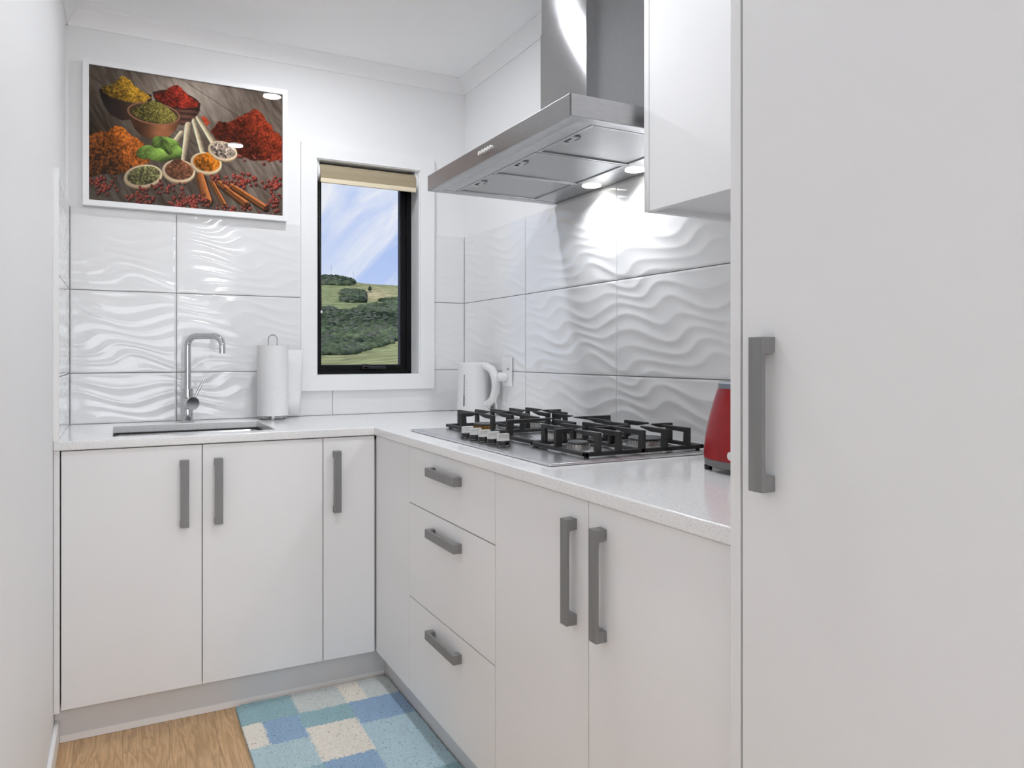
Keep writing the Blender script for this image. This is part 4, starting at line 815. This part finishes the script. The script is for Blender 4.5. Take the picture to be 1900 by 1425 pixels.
# ------------------------------------------------------------------ rug
def rug():
    x0, x1, y0, y1 = -1.064, -.556, -1.37, -.560; rg = empty('rug', ((x0 + x1) / 2, (y0 + y1) / 2, 0), 'shaggy blue and cream patchwork rug on the oak floor', 'rug')
    def rr_(m_, r, z0, z1):
        pts = []
        for cx_, cy_, a in ((x1 - r, y1 - r, 0), (x0 + r, y1 - r, 90), (x0 + r, y0 + r, 180), (x1 - r, y0 + r, 270)):
            pts += [(cx_ + r * math.cos(math.radians(a + k * 15)), cy_ + r * math.sin(math.radians(a + k * 15))) for k in range(7)]
        return m_.prism(pts, (0, 0, (z0 + z1) / 2), (1, 0, 0), (0, 1, 0), (0, 0, 1), z1 - z0)
    rr_(M(), .022, .0004, .005).build('backing', MAT['backing'], rg)
    TEAL, BLUE, PALE, CREAM, GREY, LBL = (154, 194, 202), (150, 184, 216), (194, 220, 226), (254, 244, 230), (220, 226, 222), (194, 222, 232)
    P_ = [(-.89, -.7, -.715, -.5, GREY), (-.735, -.665, -.708, -.5, CREAM), (-.665, -.5, -.708, -.5, GREY), (-1.1, -.89, -.715, -.5, TEAL), (-1.1, -1.004, -.865, -.712, CREAM), (-1.004, -.895, -.868, -.712, BLUE), (-.895, -.735, -.815, -.710, TEAL), (-.735, -.5, -.865, -.708, BLUE),
          (-.892, -.738, -1.028, -.815, CREAM), (-1.1, -.892, -1.035, -.866, PALE), (-.738, -.5, -1.20, -.865, LBL), (-.892, -.742, -1.15, -1.028, BLUE), (-1.1, -.892, -1.15, -1.035, TEAL), (-1.1, -.96, -1.4, -1.15, PALE), (-.96, -.742, -1.4, -1.15, CREAM), (-.742, -.5, -1.4, -1.20, TEAL)]
    rs = np.random.RandomState(4); st = .0030; gx, gy = np.meshgrid(np.arange(x0 + .003, x1 - .002, st), np.arange(y0 + .003, y1 - .002, st)); n = gx.size
    px = gx.ravel() + rs.uniform(-.0015, .0015, n); py = gy.ravel() + rs.uniform(-.0015, .0015, n)
    r = .022; dx = np.maximum(np.maximum(x0 + r - px, px - x1 + r), 0); dy = np.maximum(np.maximum(y0 + r - py, py - y1 + r), 0); ok = np.hypot(dx, dy) < r - .002; px, py = px[ok], py[ok]; n = len(px)
    qx, qy = px + rs.uniform(-.004, .004, n), py + rs.uniform(-.004, .004, n); col = np.tile(np.array(PALE, float), (n, 1))
    for a, b_, c_, d_, k in P_: mk = (qx >= a) & (qx < b_) & (qy >= c_) & (qy < d_); col[mk] = k
    col *= (1 + rs.uniform(-.04, .05, n))[:, None]; dk = rs.rand(n) < .02; col[dk] *= .72; col = np.clip(col, 0, 255) / 255; col = ((col + .055) / 1.055) ** 2.4
    h = rs.uniform(.0130, .0146, n); ang = rs.uniform(0, 2 * np.pi, n); ln = rs.uniform(.001, .004, n); bx, by_ = np.cos(ang) * ln, np.sin(ang) * ln
    V = np.zeros((n, 7, 3)); 
    for k in range(3):
        a = ang + k * 2 * np.pi / 3; V[:, k, 0] = px + .0026 * np.cos(a); V[:, k, 1] = py + .0026 * np.sin(a); V[:, k, 2] = .0100
        V[:, 3 + k, 0] = px + .0031 * np.cos(a) + bx * .6; V[:, 3 + k, 1] = py + .0031 * np.sin(a) + by_ * .6; V[:, 3 + k, 2] = h - .0005
    V[:, 6, 0] = px + bx; V[:, 6, 1] = py + by_; V[:, 6, 2] = h
    cx_, cy_ = (x0 + x1) / 2, (y0 + y1) / 2; V[:, :, 0] -= cx_; V[:, :, 1] -= cy_
    T = np.array([(0, 1, 4), (0, 4, 3), (1, 2, 5), (1, 5, 4), (2, 0, 3), (2, 3, 5), (3, 4, 6), (4, 5, 6), (5, 3, 6)]); Fi = (T[None] + (np.arange(n) * 7)[:, None, None]).reshape(-1, 3)
    me = bpy.data.meshes.new('pile'); me.from_pydata(V.reshape(-1, 3).tolist(), [], Fi.tolist()); me.update(); me.shade_smooth()
    at = me.color_attributes.new('Col', 'FLOAT_COLOR', 'POINT'); at.data.foreach_set('color', np.concatenate([np.repeat(col, 7, 0), np.ones((n * 7, 1))], 1).ravel()); me.materials.append(MAT['pile'])
    ob = bpy.data.objects.new('pile', me); COL.objects.link(ob); place(ob, (cx_, cy_, 0), rg); tag(ob, kind='stuff')
rug()

# ------------------------------------------------------------------ hills outside
def hills():
    yaw = math.radians(27.74); fw = np.array([math.sin(yaw), math.cos(yaw)]); rt = np.array([math.cos(yaw), -math.sin(yaw)]); C0 = np.array([-1.393, -3.116])
    NU = 190; Dd = np.concatenate([np.linspace(6.5, 43, 16), np.linspace(45, 120, 40), np.linspace(122, 430, 110), np.linspace(435, 620, 20)]); A = np.linspace(-.85, .55, NU)     # depth (m) and slope sideways
    g_d, g_a = np.meshgrid(Dd, A, indexing='ij'); px = 950 + g_a * F_PX
    def elev(D, px):   # elevation in thousandths of slope
        lat = (px - 668)
        mound_ = 20 * np.exp(-((D - 92) / 26) ** 2) * (.25 + .75 / (1 + np.exp(-(lat) / 34)))
        slope = np.where(D < 100, -16 + (D - 45) * .05, -13 + 110 * (1 - np.exp(-(np.clip(D - 100, 0, None) / 190) ** 1.25)) / (1 - math.exp(-(320 / 190) ** 1.25)))
        knoll = 5 * np.exp(-((D - 415) / 30) ** 2) * np.exp(-((px - 618) / 42) ** 2); tilt = -.045 * lat * np.clip((D - 300) / 120, 0, 1)
        fall = -np.clip(D - 422, 0, None) * .35
        return slope + mound_ + knoll + tilt + fall + 2.2 * np.sin(D / 31 + lat / 60) * np.clip((D - 110) / 60, 0, 1) * np.clip((400 - D) / 60, 0, 1)
    E_ = elev(g_d, px); row = 660 - E_ / 1000 * F_PX; Z = 1.148 + g_d * E_ / 1000
    rs = np.random.RandomState(8)
    def nz(s, seed): return vnoise(g_d * 1.0 + 3000, g_a * g_d + 3000, s, seed, 4)
    Z = np.where(g_d < 45, -.35 + (1.148 - 45 * .016 + .35) * (np.clip(g_d, 5, 45) - 5) / 40, Z); Z += (nz(14, 2) - .5) * .8 * np.clip(g_d / 40, .1, 1)
    def bushy(row, px, n_):
        b1 = (row < 648 - (px - 590) * .02 - np.clip(px - 690, -60, 60) * .22) & (row > 575 - (px - 650) * .20 + 14 * n_) ; b2 = (row < 562) & (row > 541) & (px < 668 + 40 * n_) & (px > 634 + 30 * n_); b3 = (row < 529) & (px < 652); b4 = (n_ > .74)
        b5 = (px < 622) & (row > 574) & (row < 640)
        return b1 | b2 | b3 | b4 | b5
    nn = nz(18, 5); BU_ = bushy(row, px, (nn - .5)); BU_[g_d < 60] = False; g1, g2, g3 = np.array(s2l(126, 138, 92)[:3]), np.array(s2l(168, 160, 112)[:3]), np.array(s2l(58, 70, 54)[:3])
    n2 = nz(30, 9)[..., None]; col = g1 * (1 - n2) + g2 * n2; dry = np.exp(-(((row - 545) / 9) ** 2 + ((px - 694) / 34) ** 2))[..., None]; col = col * (1 - dry * .7) + np.array(s2l(196, 176, 136)[:3]) * dry * .7; col[BU_] = g3
    XY = C0 + g_d[..., None] * fw + (g_a * g_d)[..., None] * rt; V = np.concatenate([XY, Z[..., None]], -1)
    idx = np.arange(V.shape[0] * NU).reshape(V.shape[0], NU); Fq = np.stack([idx[:-1, :-1], idx[:-1, 1:], idx[1:, 1:], idx[1:, :-1]], -1).reshape(-1, 4)
    me = bpy.data.meshes.new('hillside'); me.from_pydata(V.reshape(-1, 3).tolist(), [], Fq.tolist()); me.update(); me.shade_smooth()
    at = me.color_attributes.new('Col', 'FLOAT_COLOR', 'POINT'); at.data.foreach_set('color', np.concatenate([col.reshape(-1, 3), np.ones((idx.size, 1))], 1).ravel()); me.materials.append(MAT['land'])
    ob = bpy.data.objects.new('hillside', me); COL.objects.link(ob); tag(ob, 'grassy green hillside seen through the window', 'hill', kind='structure')
    def ground(pxx, roww):
        k = int(np.argmin(abs(px[0] - pxx))); j = int(np.argmin(np.where(Dd < 424, abs(row[:, k] - roww), 1e9))); return Vector(V[j, k])
    # bush cover: low blobs rooted in the slope
    t_ = (1 + 5 ** .5) / 2; ico = np.array([(-1, t_, 0), (1, t_, 0), (-1, -t_, 0), (1, -t_, 0), (0, -1, t_), (0, 1, t_), (0, -1, -t_), (0, 1, -t_), (t_, 0, -1), (t_, 0, 1), (-t_, 0, -1), (-t_, 0, 1)]) / math.sqrt(1 + t_ * t_)
    icf = np.array([(0, 11, 5), (0, 5, 1), (0, 1, 7), (0, 7, 10), (0, 10, 11), (1, 5, 9), (5, 11, 4), (11, 10, 2), (10, 7, 6), (7, 1, 8), (3, 9, 4), (3, 4, 2), (3, 2, 6), (3, 6, 8), (3, 8, 9), (4, 9, 5), (2, 4, 11), (6, 2, 10), (8, 6, 7), (9, 8, 1)])
    BU_[g_d < 60] = False; ok = BU_ & (px > 440) & (px < 1000) & (g_d < 425); jj, kk = np.where(ok); nb = 22000; wgt = g_d[jj, kk] * np.gradient(Dd)[jj]; ch_ = rs.choice(len(jj), nb, p=wgt / wgt.sum()); jj, kk = jj[ch_], kk[ch_]
    fd, fa = rs.rand(nb), rs.rand(nb); j2, k2 = np.minimum(jj + 1, len(Dd) - 1), np.minimum(kk + 1, NU - 1)
    pos = V[jj, kk] * (1 - fd)[:, None] + V[j2, kk] * fd[:, None] + (V[jj, k2] - V[jj, kk]) * fa[:, None]
    keep = np.ones(nb, bool)
    for sp_ in (ground(691, 541), ground(652, 519), ground(612, 519)): keep &= np.hypot(pos[:, 0] - sp_.x, pos[:, 1] - sp_.y) > 3.6
    pos, jj, kk = pos[keep], jj[keep], kk[keep]; nb = len(pos)
    size = rs.uniform(.4, 1.15, nb) * (.6 + g_d[jj, kk] / 350); sh_ = ico[None] * (1 + rs.uniform(-.22, .22, (nb, 12, 1))); VV = pos[:, None] + sh_ * size[:, None, None] * np.array([1, 1, .85]) + np.array([0, 0, .25]) * size[:, None, None]
    pt_ = vnoise(pos[:, 0] + 3000, pos[:, 1] * .6 + 3000, 16, 77, 3); tone = np.clip(.55 * rs.rand(nb) + 1.6 * (pt_ - .36), 0, 1)[:, None]; cc = np.array(s2l(46, 57, 45)[:3]) * (1 - tone) + np.array(s2l(104, 116, 86)[:3]) * tone; gray = rs.rand(nb) < .25; cc[gray] = np.array(s2l(98, 100, 88)[:3])
    me = bpy.data.meshes.new('hill_scrub'); me.from_pydata(VV.reshape(-1, 3).tolist(), [], (icf[None] + (np.arange(nb) * 12)[:, None, None]).reshape(-1, 3).tolist()); me.update(); me.shade_smooth()
    at = me.color_attributes.new('Col', 'FLOAT_COLOR', 'POINT'); at.data.foreach_set('color', np.concatenate([np.repeat(cc, 12, 0), np.ones((nb * 12, 1))], 1).ravel()); me.materials.append(MAT['bush'])
    ob = bpy.data.objects.new('hill_scrub', me); COL.objects.link(ob); tag(ob, 'dark green scrub covering the hill slope outside the window', 'scrub', kind='stuff')
    p_ = ground(691, 541); tr = empty('hill_tree', p_, 'lone dark conifer standing on the upper hill', 'tree')
    M().tube([p_ - Vector((0, 0, .3)), p_ + Vector((0, 0, 1.2))], .18, 8).build('trunk', MAT['bark'], tr); M().lathe([(.1, .5), (.85, .9), (.95, 1.4), (.6, 1.9), (.66, 2.1), (.35, 2.6), (.02, 3.2)], p_, n=11).build('foliage', MAT['bark'], tr)
    for pxx, h_, lb in ((652, 6.5, 'pale lattice mast on the ridge'), (612, 8.0, 'fainter pale mast at the left end of the ridge')):
        p_ = ground(pxx, 519); ms = M().tube([p_ - Vector((0, 0, .5)), p_ + Vector((0, 0, h_))], .06, 6)
        for k in (.75, 1.): ms.tube([p_ + Vector((-.5, 0, h_ * k)), p_ + Vector((.5, 0, h_ * k))], .05, 5)
        tag(ms.build('mast', MAT['mast']), lb, 'mast')
hills()
